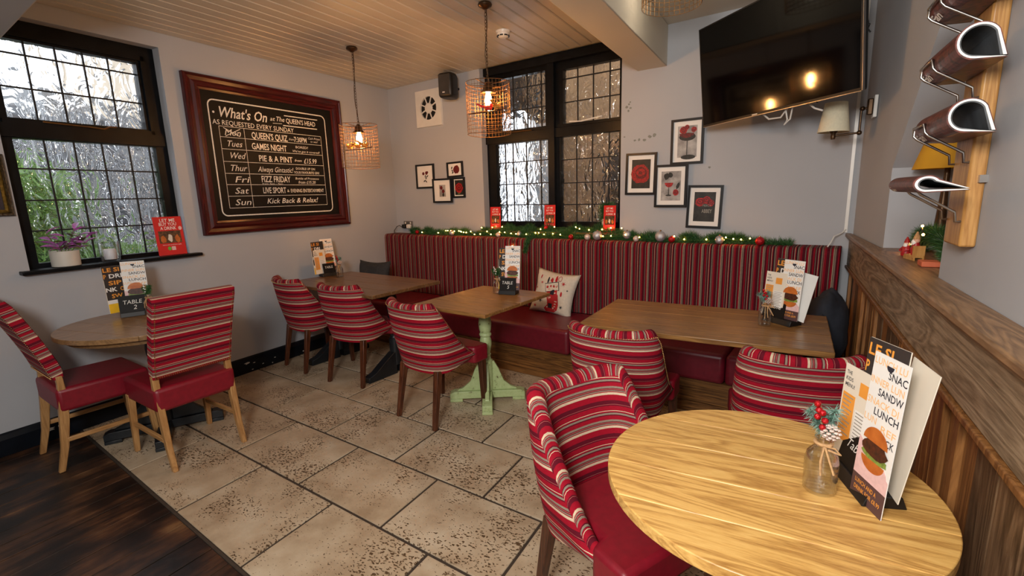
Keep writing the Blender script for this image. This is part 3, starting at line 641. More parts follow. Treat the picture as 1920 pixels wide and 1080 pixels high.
# ------------------------------------------------------------------ chairs
def plan_table(a, b, yc, yf):
    pts = []
    n = 18
    for k in range(7): pts.append((-a, yf + (yc - yf) * k / 7))
    for k in range(n + 1):
        th = -PI / 2 + PI * k / n
        c, s_ = math.cos(th), math.sin(th)
        p = 0.82
        pts.append((a * math.copysign(abs(s_) ** p, s_), yc - b * abs(c) ** p))
    for k in range(1, 8): pts.append((a, yc + (yf - yc) * k / 7))
    return pts
def tub_shell():
    outer = plan_table(0.235, 0.155, -0.095, 0.115)
    m = len(outer); mb = MB(); cols = []; d = 0
    for i, (x, y) in enumerate(outer):
        if i: d += math.hypot(x - outer[i - 1][0], y - outer[i - 1][1])
        a = Vector(outer[max(i - 1, 0)]); b = Vector(outer[min(i + 1, m - 1)]); t = (b - a).normalized(); nin = Vector((-t.y, t.x))
        if i < 8: s_ = (y + 0.15) / 0.265
        elif i > m - 9: s_ = (y + 0.15) / 0.265
        else: s_ = (y + 0.15) / 0.265 if y > -0.15 else 0
        s_ = min(max(s_, 0), 1)
        zt = 0.815 - 0.365 * (1 - (1 - s_) ** 1.7) if s_ > 0 else 0.815
        zt += 0.012 * abs(x / 0.235) * (1 - s_)
        zb = 0.355 + 0.055 * s_
        th = 0.064 - 0.026 * s_; r = th / 2
        col = []
        def pos(x, y, z, inn):
            k = (z - 0.36) / 0.45
            sc = 0.90 + 0.10 * min(1, max(0, k) ** 0.6)
            px, py = x + nin.x * inn, y + nin.y * inn
            return (px * sc, py * sc - 0.055 * max(0, k) ** 1.3 * (1 - s_ * 0.6) + 0.02 * (1 - k), z)
        for k in range(10):
            z = zb + (zt - r - zb) * k / 9; bulge = 0.012 * math.sin(PI * min(1, max(0, k / 9)))
            col.append((pos(x, y, z, -bulge if k < 9 else 0), (d, z), 0))
        for k in range(7):
            an = PI * k / 6
            col.append((pos(x, y, zt - r + r * math.sin(an), r - r * math.cos(an)), (r * an, d), 1))
        for k in range(7):
            z = zt - r - (zt - r - 0.42) * k / 6
            col.append((pos(x, y, z, th + 0.008 * math.sin(PI * k / 6)), (d, z), 0))
        cols.append(col)
    acc = 0
    for i in range(m):
        if i: acc += (Vector(cols[i][13][0]) - Vector(cols[i - 1][13][0])).length
        cols[i] = [(c[0], (c[1][0], acc) if c[2] == 1 else c[1], c[2]) for c in cols[i]]
    # faces: outer (0-9), rim (10-16), inner (17-23)
    for i in range(m - 1):
        A, B = cols[i], cols[i + 1]
        for k in range(len(A) - 1):
            if A[k][2] != A[k + 1][2]: continue
            mb.add([A[k][0], B[k][0], B[k + 1][0], A[k + 1][0]], [(0, 3, 2, 1)], [[A[k][1], A[k + 1][1], B[k + 1][1], B[k][1]]])
    for col, fl_ in ((cols[0], 1), (cols[-1], 0)):
        n = len(col); f = list(range(n)); f = f if fl_ else f[::-1]
        mb.add([c[0] for c in col], [tuple(f)], [[(0, col[q][0][2]) for q in f]])
    return mb, cols
SHELL, SHCOLS = tub_shell()
SHELL_ME = SHELL.mesh('shell', M_STR, True)
_b = bmesh.new(); _b.from_mesh(SHELL_ME); bmesh.ops.remove_doubles(_b, verts=_b.verts, dist=0.0004); bmesh.ops.recalc_face_normals(_b, faces=_b.faces); _b.to_mesh(SHELL_ME); _b.free()
SHELL_ME.polygons.foreach_set('use_smooth', [True] * len(SHELL_ME.polygons))
def studs_mb():
    mb = MB()
    pts = [Vector(c[9][0]) for c in SHCOLS]
    top = [p for p in pts if True]
    d = 0; nxt = 0
    for i in range(len(top) - 1):
        a, b = top[i], top[i + 1]; L_ = (b - a).length
        while nxt < d + L_:
            p = a.lerp(b, (nxt - d) / L_)
            c = Vector((p.x * 1.012, p.y * 1.008 - 0.001, p.z))
            mb.ball(c, 0.0036, 6, 4); nxt += 0.0125
        d += L_
    return mb
SEAT = MB().prism([(-0.10, -0.15), (0.10, -0.15), (0.162, -0.07), (0.178, 0.095), (0.232, 0.112), (0.235, 0.245), (-0.235, 0.245), (-0.232, 0.112), (-0.178, 0.095), (-0.162, -0.07)], 0.350, 0.468)
TUB_PROTO = {}
def tub(label, x, y, h, studs=False, group='striped tub chairs'):
    t = thing('tub_chair', label, 'chair', (x, y, 0), math.radians(h), group)
    link('shell', SHELL_ME, t)
    if 'seat' not in TUB_PROTO:
        s_ = part('seat', SEAT, M_LEATH, t, bevel=0.018, seg=3); TUB_PROTO['seat'] = s_
        lg = []
        for sx in (-1, 1):
            lg.append(part('leg', MB().taper((sx * 0.18, -0.228, 0), (sx * 0.165, -0.16, 0.375), 0.027, 0.027, 0.042, 0.042), M_MAHOG, t, bevel=0.003))
            lg.append(part('leg', MB().taper((sx * 0.215, 0.205, 0), (sx * 0.205, 0.205, 0.375), 0.027, 0.027, 0.044, 0.044), M_MAHOG, t, bevel=0.003))
        TUB_PROTO['legs'] = lg
    else:
        for p in [TUB_PROTO['seat']] + TUB_PROTO['legs']:
            c = p.copy(); COL.objects.link(c); c.parent = t
    if studs:
        if 'studs' not in TUB_PROTO:
            s_ = part('stud_trim', studs_mb(), M_BRASS, t, smooth=True); stuff(s_); TUB_PROTO['studs'] = s_
        else:
            c = TUB_PROTO['studs'].copy(); COL.objects.link(c); c.parent = t
    return t
tub('striped tub chair nearest the left wall at the dark rectangular table', 0.378, 2.502, -11.3, True)
tub('striped tub chair right of another at the dark rectangular table', 1.025, 2.441, 2.2)
tub('striped tub chair with brass studs at the small table with pale green pedestal', 2.026, 2.17, -9.7, True)
tub('striped tub chair with studded back at the left end of the large corner table', 3.325, 2.098, -3, True)
tub('striped tub chair with its back to the near round table, facing the large table', 4.084, 2.03, 7)
tub('striped tub chair drawn up to the near honey coloured round table', 3.605, 1.10, -118)

def oak_chair(label, x, y, h, proto=None):
    t = thing('upholstered_dining_chair', label, 'chair', (x, y, 0), math.radians(h), 'striped chairs at the round table by the left window')
    if proto:
        for ch in list(proto.children):
            c = ch.copy(); COL.objects.link(c); c.parent = t
        return t
    part('seat', MB().box(-0.213, 0.213, -0.20, 0.235, 0.338, 0.475), M_LEATH, t, bevel=0.022, seg=3)
    # rear legs: curved posts
    def post(sx):
        mb = MB(); pts = [(-0.238, 0), (-0.205, 0.14), (-0.184, 0.30), (-0.172, 0.42), (-0.170, 0.50), (-0.173, 0.548)]
        v = []
        for i, (yy_, z) in enumerate(pts):
            wv = 0.022 + 0.006 * min(1, z / 0.3); dp = 0.024 + 0.012 * min(1, z / 0.3)
            for a, b in ((-1, -1), (1, -1), (1, 1), (-1, 1)): v.append((sx * 0.19 + a * wv * 0.6, yy_ + b * dp * (0.6 if z < 0.47 else 0.42), z))
        n = len(pts)
        f = [(3, 2, 1, 0), (4 * n - 4, 4 * n - 3, 4 * n - 2, 4 * n - 1)] + [(i * 4 + k, i * 4 + (k + 1) % 4, (i + 1) * 4 + (k + 1) % 4, (i + 1) * 4 + k) for i in range(n - 1) for k in range(4)]
        return mb.add(v, f)
    for sx in (-1, 1):
        part('leg', post(sx), M_OAK, t, bevel=0.004)
        part('leg', MB().taper((sx * 0.205, 0.225, 0), (sx * 0.198, 0.20, 0.37), 0.026, 0.026, 0.038, 0.038), M_OAK, t, bevel=0.003)
        part('stretcher', MB().box(sx * 0.198 - 0.009, sx * 0.198 + 0.009, -0.19, 0.205, 0.165, 0.19), M_OAKH, t, bevel=0.003)
    # upholstered back, leaning, slightly curved in side view
    mb = MB(); n = 12; rows_ = []
    L_ = 0
    def cen(k): z = 0.535 + 0.455 * k; return (-0.172 - 0.160 * k ** 1.25, z)
    prev = None
    for i in range(n + 1):
        k = i / n; y_, z_ = cen(k)
        if prev: L_ += math.hypot(y_ - prev[0], z_ - prev[1])
        prev = (y_, z_); hw = 0.205
        tt = 0.026 if 0 < i < n else 0.018
        row = []
        for (a, b) in ((-hw, -tt), (-hw + 0.012, -tt - 0.004), (hw - 0.012, -tt - 0.004), (hw, -tt), (hw, tt), (hw - 0.012, tt + 0.004), (-hw + 0.012, tt + 0.004), (-hw, tt)):
            row.append(((a, y_ + b, z_ + b * 0.3), (a, L_)))
        rows_.append(row)
    for i in range(n):
        for k in range(8):
            A, B = rows_[i], rows_[i + 1]; j = (k + 1) % 8
            mb.add([A[k][0], A[j][0], B[j][0], B[k][0]], [(0, 1, 2, 3)], [[A[k][1], A[j][1], B[j][1], B[k][1]]])
    mb.add([r[0] for r in rows_[0]], [tuple(range(7, -1, -1))], [[(0.0, 0.0)] * 8]); mb.add([r[0] for r in rows_[-1]], [tuple(range(8))], [[(0.0, L_ + q * 0.004) for q in (0, 0, 0, 0, 9, 9, 9, 9)]])
    o = part('backrest', mb, M_STR, t, smooth=True)
    st = MB()
    for sx in (-1, 1):
        for i in range(44):
            k = 0.02 + 0.93 * i / 43; y_, z_ = cen(k); st.ball((sx * 0.1935, y_ - 0.0285, z_ - 0.008), 0.004, 6, 4)
    for i in range(38):
        y_, z_ = cen(0.015); st.ball((-0.195 + 0.39 * i / 37, y_ - 0.031, z_ - 0.004), 0.004, 6, 4)
    stuff(part('stud_trim', st, M_BRASS, t, smooth=True))
    return t
cB = oak_chair('pale oak dining chair with striped studded back, its back to the tiled floor', 0.93, 1.10, 86)
oak_chair('pale oak dining chair at the left edge with red seat standing on dark boards', 0.40, 0.85, -5, cB)

# ------------------------------------------------------------------ tables
def foot_base(t, mat, R, col_prof, feet, rot=0, h=0.72, smooth=True):
    part('column', MB().lathe(col_prof, 24), mat, t, smooth=True)
    for k in range(feet):
        a = rot + 2 * PI * k / feet
        M_ = Matrix.Rotation(a, 4, 'Z')
        mb = MB().prism([(0.03, 0.022), (R, 0.022), (R, 0.062), (R - 0.03, 0.075), (0.03, 0.075)], -0.034, 0.034, 'y', M_)
        mb.prism([(R - 0.09, 0.0), (R, 0.0), (R, 0.0215), (R - 0.09, 0.0215)], -0.036, 0.036, 'y', M_)
        part('foot', mb, mat, t, bevel=0.003)
        cur = [(0.02, 0.0755), (R - 0.055, 0.0755), (R - 0.06, 0.085), (R - 0.10, 0.10), (R - 0.15, 0.145), (0.085, 0.235), (0.055, 0.29), (0.02, 0.30)]
        part('bracket', MB().prism(cur, -0.014, 0.014, 'y', M_), mat, t, bevel=0.003)
turned = [(0.045, 0.0755), (0.045, 0.30), (0.036, 0.305), (0.031, 0.33), (0.036, 0.345), (0.029, 0.352), (0.033, 0.37), (0.043, 0.42), (0.041, 0.45), (0.034, 0.475), (0.042, 0.482), (0.044, 0.492), (0.040, 0.500),
          (0.036, 0.505), (0.043, 0.53), (0.046, 0.57), (0.041, 0.61), (0.036, 0.635), (0.045, 0.645), (0.045, 0.655), (0.038, 0.665), (0.046, 0.69), (0.06, 0.71), (0.06, 0.722)]
def plank_top(t, w_, d_, z0, z1, n, mat, breadb=False, bev=0.004):
    for k in range(n):
        a = -d_ / 2 + d_ * k / n; b = a + d_ / n
        part('top_board', MB().box(-w_ / 2, w_ / 2, a + 0.0003, b - 0.0003, z0, z1), mat, t, bevel=bev, seg=2)
def round_top(t, R, z0, z1, n, mat, ang, gap=0.0008, nseg=72):
    """disc cut into straight boards"""
    M_ = Matrix.Rotation(ang, 4, 'Z')
    for k in range(n):
        a = -R + 2 * R * k / n + gap; b = -R + 2 * R * (k + 1) / n - gap
        pts = []
        ta = math.asin(max(-1, min(1, a / R))); tb = math.asin(max(-1, min(1, b / R)))
        m = max(4, int(nseg * (tb - ta) / (2 * PI)) + 3)
        for q in range(m + 1): th = ta + (tb - ta) * q / m; pts.append((R * math.cos(th), R * math.sin(th)))
        for q in range(m + 1): th = tb + (ta - tb) * q / m; pts.append((-R * math.cos(th), R * math.sin(th)))
        part('top_board', MB().prism(pts, z0, z1, 'z', M_), mat, t, bevel=0.0025, seg=2)
def trestle(t, mat, xs, R=0.30):
    for xo in xs:
        part('column', MB().lathe(turned, 20, (xo, 0, 0)), mat, t, smooth=True)
        for sgn in (-1, 1):
            mb = MB().prism([(sgn * 0.02, 0.0), (sgn * R, 0.0), (sgn * R, 0.045), (sgn * (R - 0.07), 0.065), (sgn * (R - 0.17), 0.13), (sgn * 0.04, 0.19), (sgn * 0.02, 0.19)][::(1 if sgn > 0 else -1)], xo - 0.035, xo + 0.035, 'x')
            part('foot', mb, mat, t, bevel=0.004)
# near round table
rt = thing('round_table', 'round honey oak table in the foreground by the panelled wall', 'table', (4.0, 0.945, 0))
round_top(rt, 0.372, 0.722, 0.75, 5, M_TOPL, math.radians(2))
foot_base(rt, M_DARKW, 0.31, turned, 4, math.radians(40))
# round table by the left window
ot = thing('round_table', 'round brown table by the left wall on a blue-black pedestal', 'table', (0.56, 1.14, 0))
round_top(ot, 0.452, 0.722, 0.75, 6, M_TOPO, math.radians(12))
part('apron_ring', MB().lathe([(0.40, 0.69), (0.41, 0.7215)], 48), M_TOPO, ot, smooth=True)
foot_base(ot, M_DARKW, 0.32, turned, 4, math.radians(60))
# dark rectangular table
dt = thing('rectangular_table', 'dark varnished rectangular table against the left wall with two dark pedestals', 'table', (0.805, 2.665, 0), math.radians(-6.5))
plank_top(dt, 1.24, 0.72, 0.722, 0.75, 4, M_TOPD); trestle(dt, M_DARKW, (-0.40, 0.40), 0.31)
part('apron', MB().box(-0.5, 0.5, -0.22, 0.22, 0.69, 0.7215), M_TOPD, dt)
# small table on sage pedestal
gt = thing('square_table', 'small varnished table on a distressed pale green pedestal', 'table', (2.212, 2.475, 0), math.radians(-6.5))
plank_top(gt, 0.625, 0.76, 0.728, 0.752, 4, M_TOPM)
part('apron', MB().box(-0.19, 0.19, -0.24, 0.24, 0.7225, 0.7275), M_DARKW, gt)
foot_base(gt, M_SAGE, 0.27, turned, 4, math.radians(38))
# large table on the right
lt = thing('rectangular_table', 'large brown varnished table in the back right corner', 'table', (3.655, 2.445, 0), math.radians(-1.0))
plank_top(lt, 1.185, 0.70, 0.722, 0.75, 5, M_TOPM); trestle(lt, M_DARKW, (-0.38, 0.38), 0.28)
part('apron', MB().box(-0.5, 0.5, -0.22, 0.22, 0.69, 0.7215), M_DARKW, lt)

# ------------------------------------------------------------------ chalkboard
cb = thing('chalkboard', 'large chalkboard in a red mahogany frame on the left wall', 'chalkboard', (0.0, 2.584, 1.824), PI / 2)
OW, OH, IW, IH = 0.742, 0.613, 0.622, 0.505
def mitre(mb, ax, ox, oz, ix, iz, prof):
    pass
def frame_side(pa, pb, qa, qb, prof):
    """pa,pb outer corners; qa,qb inner corners (2D); prof list of (t, depth)"""
    mb = MB(); rowA = [(pa[0] + (qa[0] - pa[0]) * t, -d_, pa[1] + (qa[1] - pa[1]) * t) for t, d_ in prof]; rowB = [(pb[0] + (qb[0] - pb[0]) * t, -d_, pb[1] + (qb[1] - pb[1]) * t) for t, d_ in prof]
    n = len(prof)
    mb.add(rowA + rowB, [(i, i + 1, n + i + 1, n + i) for i in range(n - 1)] + [tuple(range(n)), tuple(range(2 * n - 1, n - 1, -1))])
    return mb
def frame4(t, ow, oh, iw, ih, prof, mats, name='frame_side', cx=0, cz=0):
    O = [(cx - ow, cz - oh), (cx + ow, cz - oh), (cx + ow, cz + oh), (cx - ow, cz + oh)]; I = [(cx - iw, cz - ih), (cx + iw, cz - ih), (cx + iw, cz + ih), (cx - iw, cz + ih)]
    for k in range(4):
        part(name, frame_side(O[k], O[(k + 1) % 4], I[k], I[(k + 1) % 4], prof), mats[k % 2], t)
frame4(cb, OW, OH, IW, IH, [(0, 0.001), (0, 0.035), (0.05, 0.042), (0.16, 0.045), (0.22, 0.038), (0.45, 0.030), (0.62, 0.040), (0.78, 0.040), (0.86, 0.026), (1.0, 0.020), (1.0, 0.001)], (M_MAHF, M_MAHFV))
part('slate', MB().box(-IW, IW, -0.012, -0.001, -IH, IH), M_SLATE, cb)
def chalk_line(mb, pts, wd, y=-0.0128):
    for i in range(len(pts) - 1):
        a, b = Vector(pts[i]), Vector(pts[i + 1]); t = (b - a).normalized(); n = Vector((-t.y, t.x)) * wd / 2
        q = [a - n, b - n, b + n, a + n]
        mb.add([(v.x, y, v.y) for v in q], [(0, 1, 2, 3)])
lm = MB()
def rr(x0, x1, z0, z1, r):
    out = []
    for cx, cz, a0 in ((x1 - r, z1 - r, 0), (x0 + r, z1 - r, PI / 2), (x0 + r, z0 + r, PI), (x1 - r, z0 + r, 3 * PI / 2)):
        for k in range(6): a = a0 + PI / 2 * k / 5; out.append((cx + r * math.cos(a), cz + r * math.sin(a)))
    return out + [out[0]]
chalk_line(lm, rr(-0.570, 0.545, -0.468, 0.442, 0.045), 0.010)
zs = [0.245, 0.162, 0.068, -0.031, -0.126, -0.216, -0.310, -0.407]
for z in zs: chalk_line(lm, [(-0.505, z), (0.481, z + 0.002)], 0.0035)
for x in (-0.505, -0.297, 0.481): chalk_line(lm, [(x, zs[0]), (x, zs[-1])], 0.0035)
chalk_line(lm, [(0.10, 0.396), (0.458, 0.398)], 0.008); chalk_line(lm, [(0.08, 0.309), (0.447, 0.312)], 0.008)
chalk_line(lm, [(-0.46, 0.17), (-0.33, 0.235)], 0.005); chalk_line(lm, [(-0.47, 0.235), (-0.34, 0.175)], 0.005)
chalk_line(lm, [(-0.02, 0.318), (0.07, 0.322)], 0.004)
part('chalk_border', lm, M_CHALK, cb)
part('chalk_dot', shape(ell(-0.533, 0.348, 0.009, 0.009, 10), 0.0005, -0.0125), M_CHALK, cb)
yL = -0.0132
lettering(cb, [("What's On", -0.505, 0.318, 0.080, 0.425, 0.25, 0.012), ("at", -0.045, 0.338, 0.035, 0.045, 0.3, 0), ("The", 0.01, 0.340, 0.040, 0.085, 0.3, 0.005),
    ("QUEEN'S HEAD", 0.115, 0.334, 0.042, 0.315, 0, 0.008), ("AS REQUESTED EVERY SUNDAY", -0.552, 0.256, 0.038, 0.735, 0.05, 0),
    ("Mon", -0.465, 0.178, 0.05, 0.13, 0.3, 0), ("Tues", -0.465, 0.09, 0.048, 0.13, 0.35, 0), ("Wed", -0.455, -0.005, 0.05, 0.13, 0.35, 0), ("Thur", -0.465, -0.105, 0.05, 0.145, 0.35, 0),
    ("Fri", -0.43, -0.198, 0.05, 0.115, 0.35, 0), ("Sat", -0.445, -0.29, 0.05, 0.115, 0.35, 0), ("Sun", -0.455, -0.385, 0.05, 0.135, 0.35, 0),
    ("QUEEN'S QUIZ", -0.235, 0.172, 0.052, 0.345, 0, 0.014), ("from", 0.122, 0.185, 0.02, 0.05, 0.4, 0), ("7:30PM", 0.178, 0.175, 0.045, 0.135, 0, 0.01), ("Cash Prizes", 0.33, 0.21, 0.020, 0.135, 0.3, 0), ("to win!", 0.355, 0.182, 0.018, 0.08, 0.3, 0),
    ("GAMES NIGHT", -0.245, 0.082, 0.052, 0.335, 0, 0.014), ("BORED?", 0.185, 0.118, 0.022, 0.135, 0.05, 0), ("We've got it covered!", 0.145, 0.082, 0.020, 0.30, 0.3, 0),
    ("PIE & A PINT", -0.192, -0.015, 0.050, 0.33, 0, 0.012), ("from", 0.158, -0.003, 0.022, 0.075, 0.4, 0), ("£15.99", 0.26, -0.015, 0.045, 0.14, 0.15, 0.008),
    ("Always Gintastic!", -0.215, -0.105, 0.045, 0.34, 0.25, 0), ("DOUBLE UP ON", 0.165, -0.075, 0.020, 0.21, 0, 0.004), ("YOUR FAVOURITE GIN!", 0.14, -0.112, 0.022, 0.28, 0, 0.004),
    ("FIZZ FRIDAY", -0.192, -0.192, 0.052, 0.285, 0, 0.012), ("from 4pm - 9pm", -0.19, -0.211, 0.011, 0.20, 0, 0), ("Bottle of Prosecco", 0.148, -0.165, 0.020, 0.26, 0.2, 0), ("from £15.20", 0.175, -0.203, 0.026, 0.19, 0.2, 0.004),
    ("LIVE SPORT", -0.19, -0.288, 0.050, 0.225, 0, 0.012), ("&", 0.048, -0.280, 0.025, 0.02, 0, 0), ("EVENING ENTERTAINMENT", 0.085, -0.283, 0.032, 0.37, 0, 0.004),
    ("Kick Back & Relax!", -0.165, -0.378, 0.045, 0.53, 0.3, 0.006)], M_CHALK, yL)

# ------------------------------------------------------------------ pictures
def picture(label, cx, cz, w_, h_, border, art, tilt=0.0, mt=0.018, group=None, off=0.0):
    p = BW(cx, off, cz)
    t = thing('framed_picture', label, 'picture', p, rot=(0, tilt, RB), group=group)
    hw, hh = w_ / 2, h_ / 2
    frame4(t, hw, hh, hw - mt, hh - mt, [(0, 0.001), (0, 0.020), (1, 0.020), (1, 0.006)], (M_FRAMEB, M_FRAMEB))
    part('mount', MB().box(-hw + mt, hw - mt, -0.008, -0.001, -hh + mt, hh - mt), M_PAPER, t)
    art(t, hw - mt - border, hh - mt - border * 1.05)
    return t
def P_(t, pts, mat, lay=1, name='print'): return part(name, shape(pts, 0.0006, -0.008 - 0.0006 * lay), mat, t)
def rose(t, cx, cz, r, lay=2, mat=None, seed=0):
    P_(t, ell(cx, cz, r, r, 16, wob=0.1, seed=seed), mat or M_ROSE, lay, 'rose')
    P_(t, ell(cx + r * .08, cz + r * .1, r * .68, r * .62, 12, wob=0.12, seed=seed + 1), M_ROSED, lay + 1, 'rose_petal')
    P_(t, ell(cx + r * .05, cz + r * .15, r * .48, r * .40, 10, wob=0.12, seed=seed + 2), mat or M_ROSE, lay + 2, 'rose_petal')
    P_(t, ell(cx + r * .02, cz + r * .12, r * .22, r * .18, 8, wob=0.12, seed=seed + 3), M_ROSED, lay + 3, 'rose_petal')
def leaf2(cx, cz, a, L_, w_): 
    c, s_ = math.cos(a), math.sin(a); pts = [(-L_, 0), (-L_ * .3, -w_), (L_ * .5, -w_ * .8), (L_, 0), (L_ * .5, w_ * .8), (-L_ * .3, w_)]
    return [(cx + x * c - y * s_, cz + x * s_ + y * c) for x, y in pts]
def a_tall(t, a, b):
    P_(t, rect(-a, a, -b, b), M_GREYPH)
    P_(t, ell(0, 0.035, 0.062, 0.03, 14), M_DKLEAF, 2, 'leaf')
    P_(t, ell(-0.005, 0.06, 0.055, 0.032, 14, PI, 2 * PI), M_ROSED, 3, 'glass_bowl')
    for k, (x, z, r) in enumerate(((-0.03, 0.085, 0.027), (-0.005, 0.105, 0.018), (0.048, 0.085, 0.02))): rose(t, x, z, r, 4, seed=k * 5)
    P_(t, rect(-0.003, 0.003, -0.10, 0.012), M_DKLEAF, 3, 'stem'); P_(t, ell(0.01, -0.115, 0.055, 0.018, 14), M_DKLEAF, 2, 'cloth')
def a_rose(t, a, b): P_(t, rect(-a, a, -b, b), M_DKPH); rose(t, -0.005, 0.0, min(a, b) * 0.98, 2, seed=3); P_(t, leaf2(0.03, -b * .8, 0.3, 0.03, 0.012), M_DKLEAF, 3, 'leaf')
def a_wine(t, a, b):
    P_(t, rect(-a, a, -b, b), M_GREYPH)
    P_(t, ell(-0.015, 0.025, 0.033, 0.035, 12, PI, 2 * PI), M_ROSE, 2, 'wine'); P_(t, [(-0.02, -0.07), (-0.012, -0.07), (-0.014, -0.01), (-0.018, -0.01)], M_DKLEAF, 2, 'stem'); P_(t, ell(-0.016, -0.072, 0.024, 0.006, 10), M_DKLEAF, 2, 'glass_foot')
    P_(t, ell(-0.035, 0.075, 0.022, 0.024, 10, wob=.25, seed=2), M_DKLEAF, 2, 'leaf'); P_(t, ell(-0.005, 0.085, 0.02, 0.018, 10, wob=.25, seed=4), M_DKLEAF, 2, 'leaf')
    rose(t, 0.04, -0.05, 0.024, 3, seed=8); P_(t, leaf2(0.055, 0.0, 1.2, 0.03, 0.012), M_DKLEAF, 2, 'leaf')
def a_dark(t, a, b):
    P_(t, rect(-a, a, -b, b), M_DKPH)
    rose(t, -0.035, 0.035, 0.034, 2, seed=1); rose(t, 0.012, 0.05, 0.03, 2, seed=5); rose(t, 0.045, 0.03, 0.026, 2, seed=9)
    lettering(t, [("MERCY", -0.012, 0.002, 0.016, 0.06), ("ABBEY", -0.018, -0.045, 0.028, 0.075, 0, 0.01)], M_GREYINK, -0.0115)
def a_bunch(t, a, b):
    for k, (x, z, r) in enumerate(((-0.028, 0.03, 0.017), (0.02, 0.035, 0.02), (0.036, 0.042, 0.012))): rose(t, x, z, r, 1, M_ROSED, seed=k)
    for x, z, an in ((0, 0, 1.4), (0.012, -0.02, 1.0), (-0.015, -0.05, 0.5), (0.01, -0.055, 2.4), (0.03, 0.0, 0.5)): P_(t, leaf2(x, z, an, 0.02, 0.007), M_DKLEAF, 1, 'leaf')
def a_pair(t, a, b): P_(t, rect(-0.045, 0.045, -0.065, 0.06), M_GREYPH); rose(t, -0.015, 0.03, 0.02, 2, M_ROSED, seed=4); rose(t, 0.012, -0.008, 0.02, 2, M_ROSED, seed=6); P_(t, leaf2(0.01, -0.045, 1.4, 0.022, 0.014), M_DKLEAF, 2, 'leaf')
def a_single(t, a, b): rose(t, 0.018, 0.0, 0.043, 1, M_ROSED, seed=4); [P_(t, leaf2(x, z, an, 0.016, 0.008), M_DKLEAF, 1, 'leaf') for x, z, an in ((-0.045, 0.02, 1.2), (-0.04, -0.01, 2), (-0.035, -0.03, 0.6))]
def a_close(t, a, b): P_(t, rect(-a, a, -b, b), M_DKLEAF); rose(t, 0, -0.005, min(a, b) * 0.95, 2, seed=2); P_(t, leaf2(0, -b * .8, 0.1, 0.02, 0.008), M_GRLEAF, 3, 'leaf')
GP = 'black framed rose prints on the back wall'
picture('black framed print of a tall glass of red roses, topmost beside the television', 3.350, 1.820, 0.245, 0.335, 0.032, a_tall, 0.0, group=GP, off=0.001)
picture('black framed print of one large red rose, left of the cluster right of the window', 2.990, 1.596, 0.256, 0.332, 0.032, a_rose, 0.02, group=GP)
picture('black framed print of a red wine glass and a rose', 3.243, 1.492, 0.253, 0.328, 0.032, a_wine, 0.01, group=GP, off=0.021)
picture('black framed print of dark red roses with lettering, lowest on the wall', 3.497, 1.327, 0.256, 0.325, 0.032, a_dark, 0.03, group=GP)
picture('black framed print of three small roses on white, leftmost on the back wall', 0.526, 1.690, 0.278, 0.260, 0.022, a_bunch, 0.0, group=GP)
picture('small black framed print of a single rose, topmost below the fan vent', 0.970, 1.740, 0.222, 0.158, 0.010, a_single, -0.02, group=GP)
picture('black framed print of two roses with a wide white mount', 0.793, 1.528, 0.276, 0.255, 0.022, a_pair, 0.0, group=GP, off=0.021)
picture('small upright black framed close-up of a rose', 1.013, 1.553, 0.168, 0.210, 0.010, a_close, 0.0, group=GP)
gp = thing('gilt_framed_picture', 'ornate dark gilt framed picture at the far left of the left wall', 'picture', (0.0, 0.60, 1.596), PI / 2)
frame4(gp, 0.185, 0.178, 0.165, 0.158, [(0, 0.001), (0, 0.02), (0.3, 0.032), (0.7, 0.032), (1, 0.022), (1, 0.001)], (M_GRILTD, M_GRILTD))
frame4(gp, 0.1645, 0.1575, 0.148, 0.141, [(0, 0.001), (0, 0.018), (0.5, 0.026), (1, 0.016), (1, 0.001)], (M_GILT, M_GILT), 'inner_frame_side')
part('print', MB().box(-0.147, 0.147, -0.01, -0.001, -0.14, 0.14), M_MAROON, gp)
part('printed_figure', shape(ell(0.03, 0.03, 0.03, 0.045, 12), 0.0006, -0.0101), M_ROSED, gp); part('printed_figure', shape(ell(0.11, -0.05, 0.022, 0.07, 12), 0.0006, -0.0101), M_ORANGE, gp)
part('printed_lines', MB().add([], []), M_GREYINK, gp) if False else None
ml_ = MB()
for k in range(9): shape(rect(-0.10, 0.06 - 0.01 * (k % 3), -0.02 - k * 0.011, -0.017 - k * 0.011), 0.0005, -0.0101, ml_)
part('printed_lines', ml_, M_GREYINK, gp)

# ------------------------------------------------------------------ back wall fittings
fan = thing('extractor_fan', 'square white wall extractor fan with a round dark vent', 'fan', BW(0.643, 0, 2.392), RB)
fp = MB()
N_ = 32; hs = 0.185; rh = 0.118
ring = [(rh * math.cos(2 * PI * k / N_), rh * math.sin(2 * PI * k / N_)) for k in range(N_)]
sq = []
for k in range(N_):
    a = 2 * PI * k / N_; c, s_ = math.cos(a), math.sin(a); m_ = max(abs(c), abs(s_)); sq.append((hs * c / m_, hs * s_ / m_))
vs = [(x, -0.022, z) for x, z in ring] + [(x, -0.022, z) for x, z in sq] + [(x * 1.02, -0.001, z * 1.02) for x, z in sq] + [(x, -0.004, z) for x, z in ring]
fp.add(vs, [(k, N_ + k, N_ + (k + 1) % N_, (k + 1) % N_) for k in range(N_)] + [(N_ + k, 2 * N_ + k, 2 * N_ + (k + 1) % N_, N_ + (k + 1) % N_) for k in range(N_)] + [(3 * N_ + k, k, (k + 1) % N_, 3 * N_ + (k + 1) % N_) for k in range(N_)])
part('cover_plate', fp, M_WPLAST, fan)
part('duct_opening', shape(ell(0, 0, rh, rh, 28), 0.002, -0.001), M_BPLAST, fan)
part('hub', MB().lathe([(0.055, 0), (0.05, 0.012), (0.03, 0.018)], 20, M=Matrix.Translation((0, -0.010, 0)) @ Matrix.Rotation(PI / 2, 4, 'X')), M_WPLAST, fan, smooth=True)
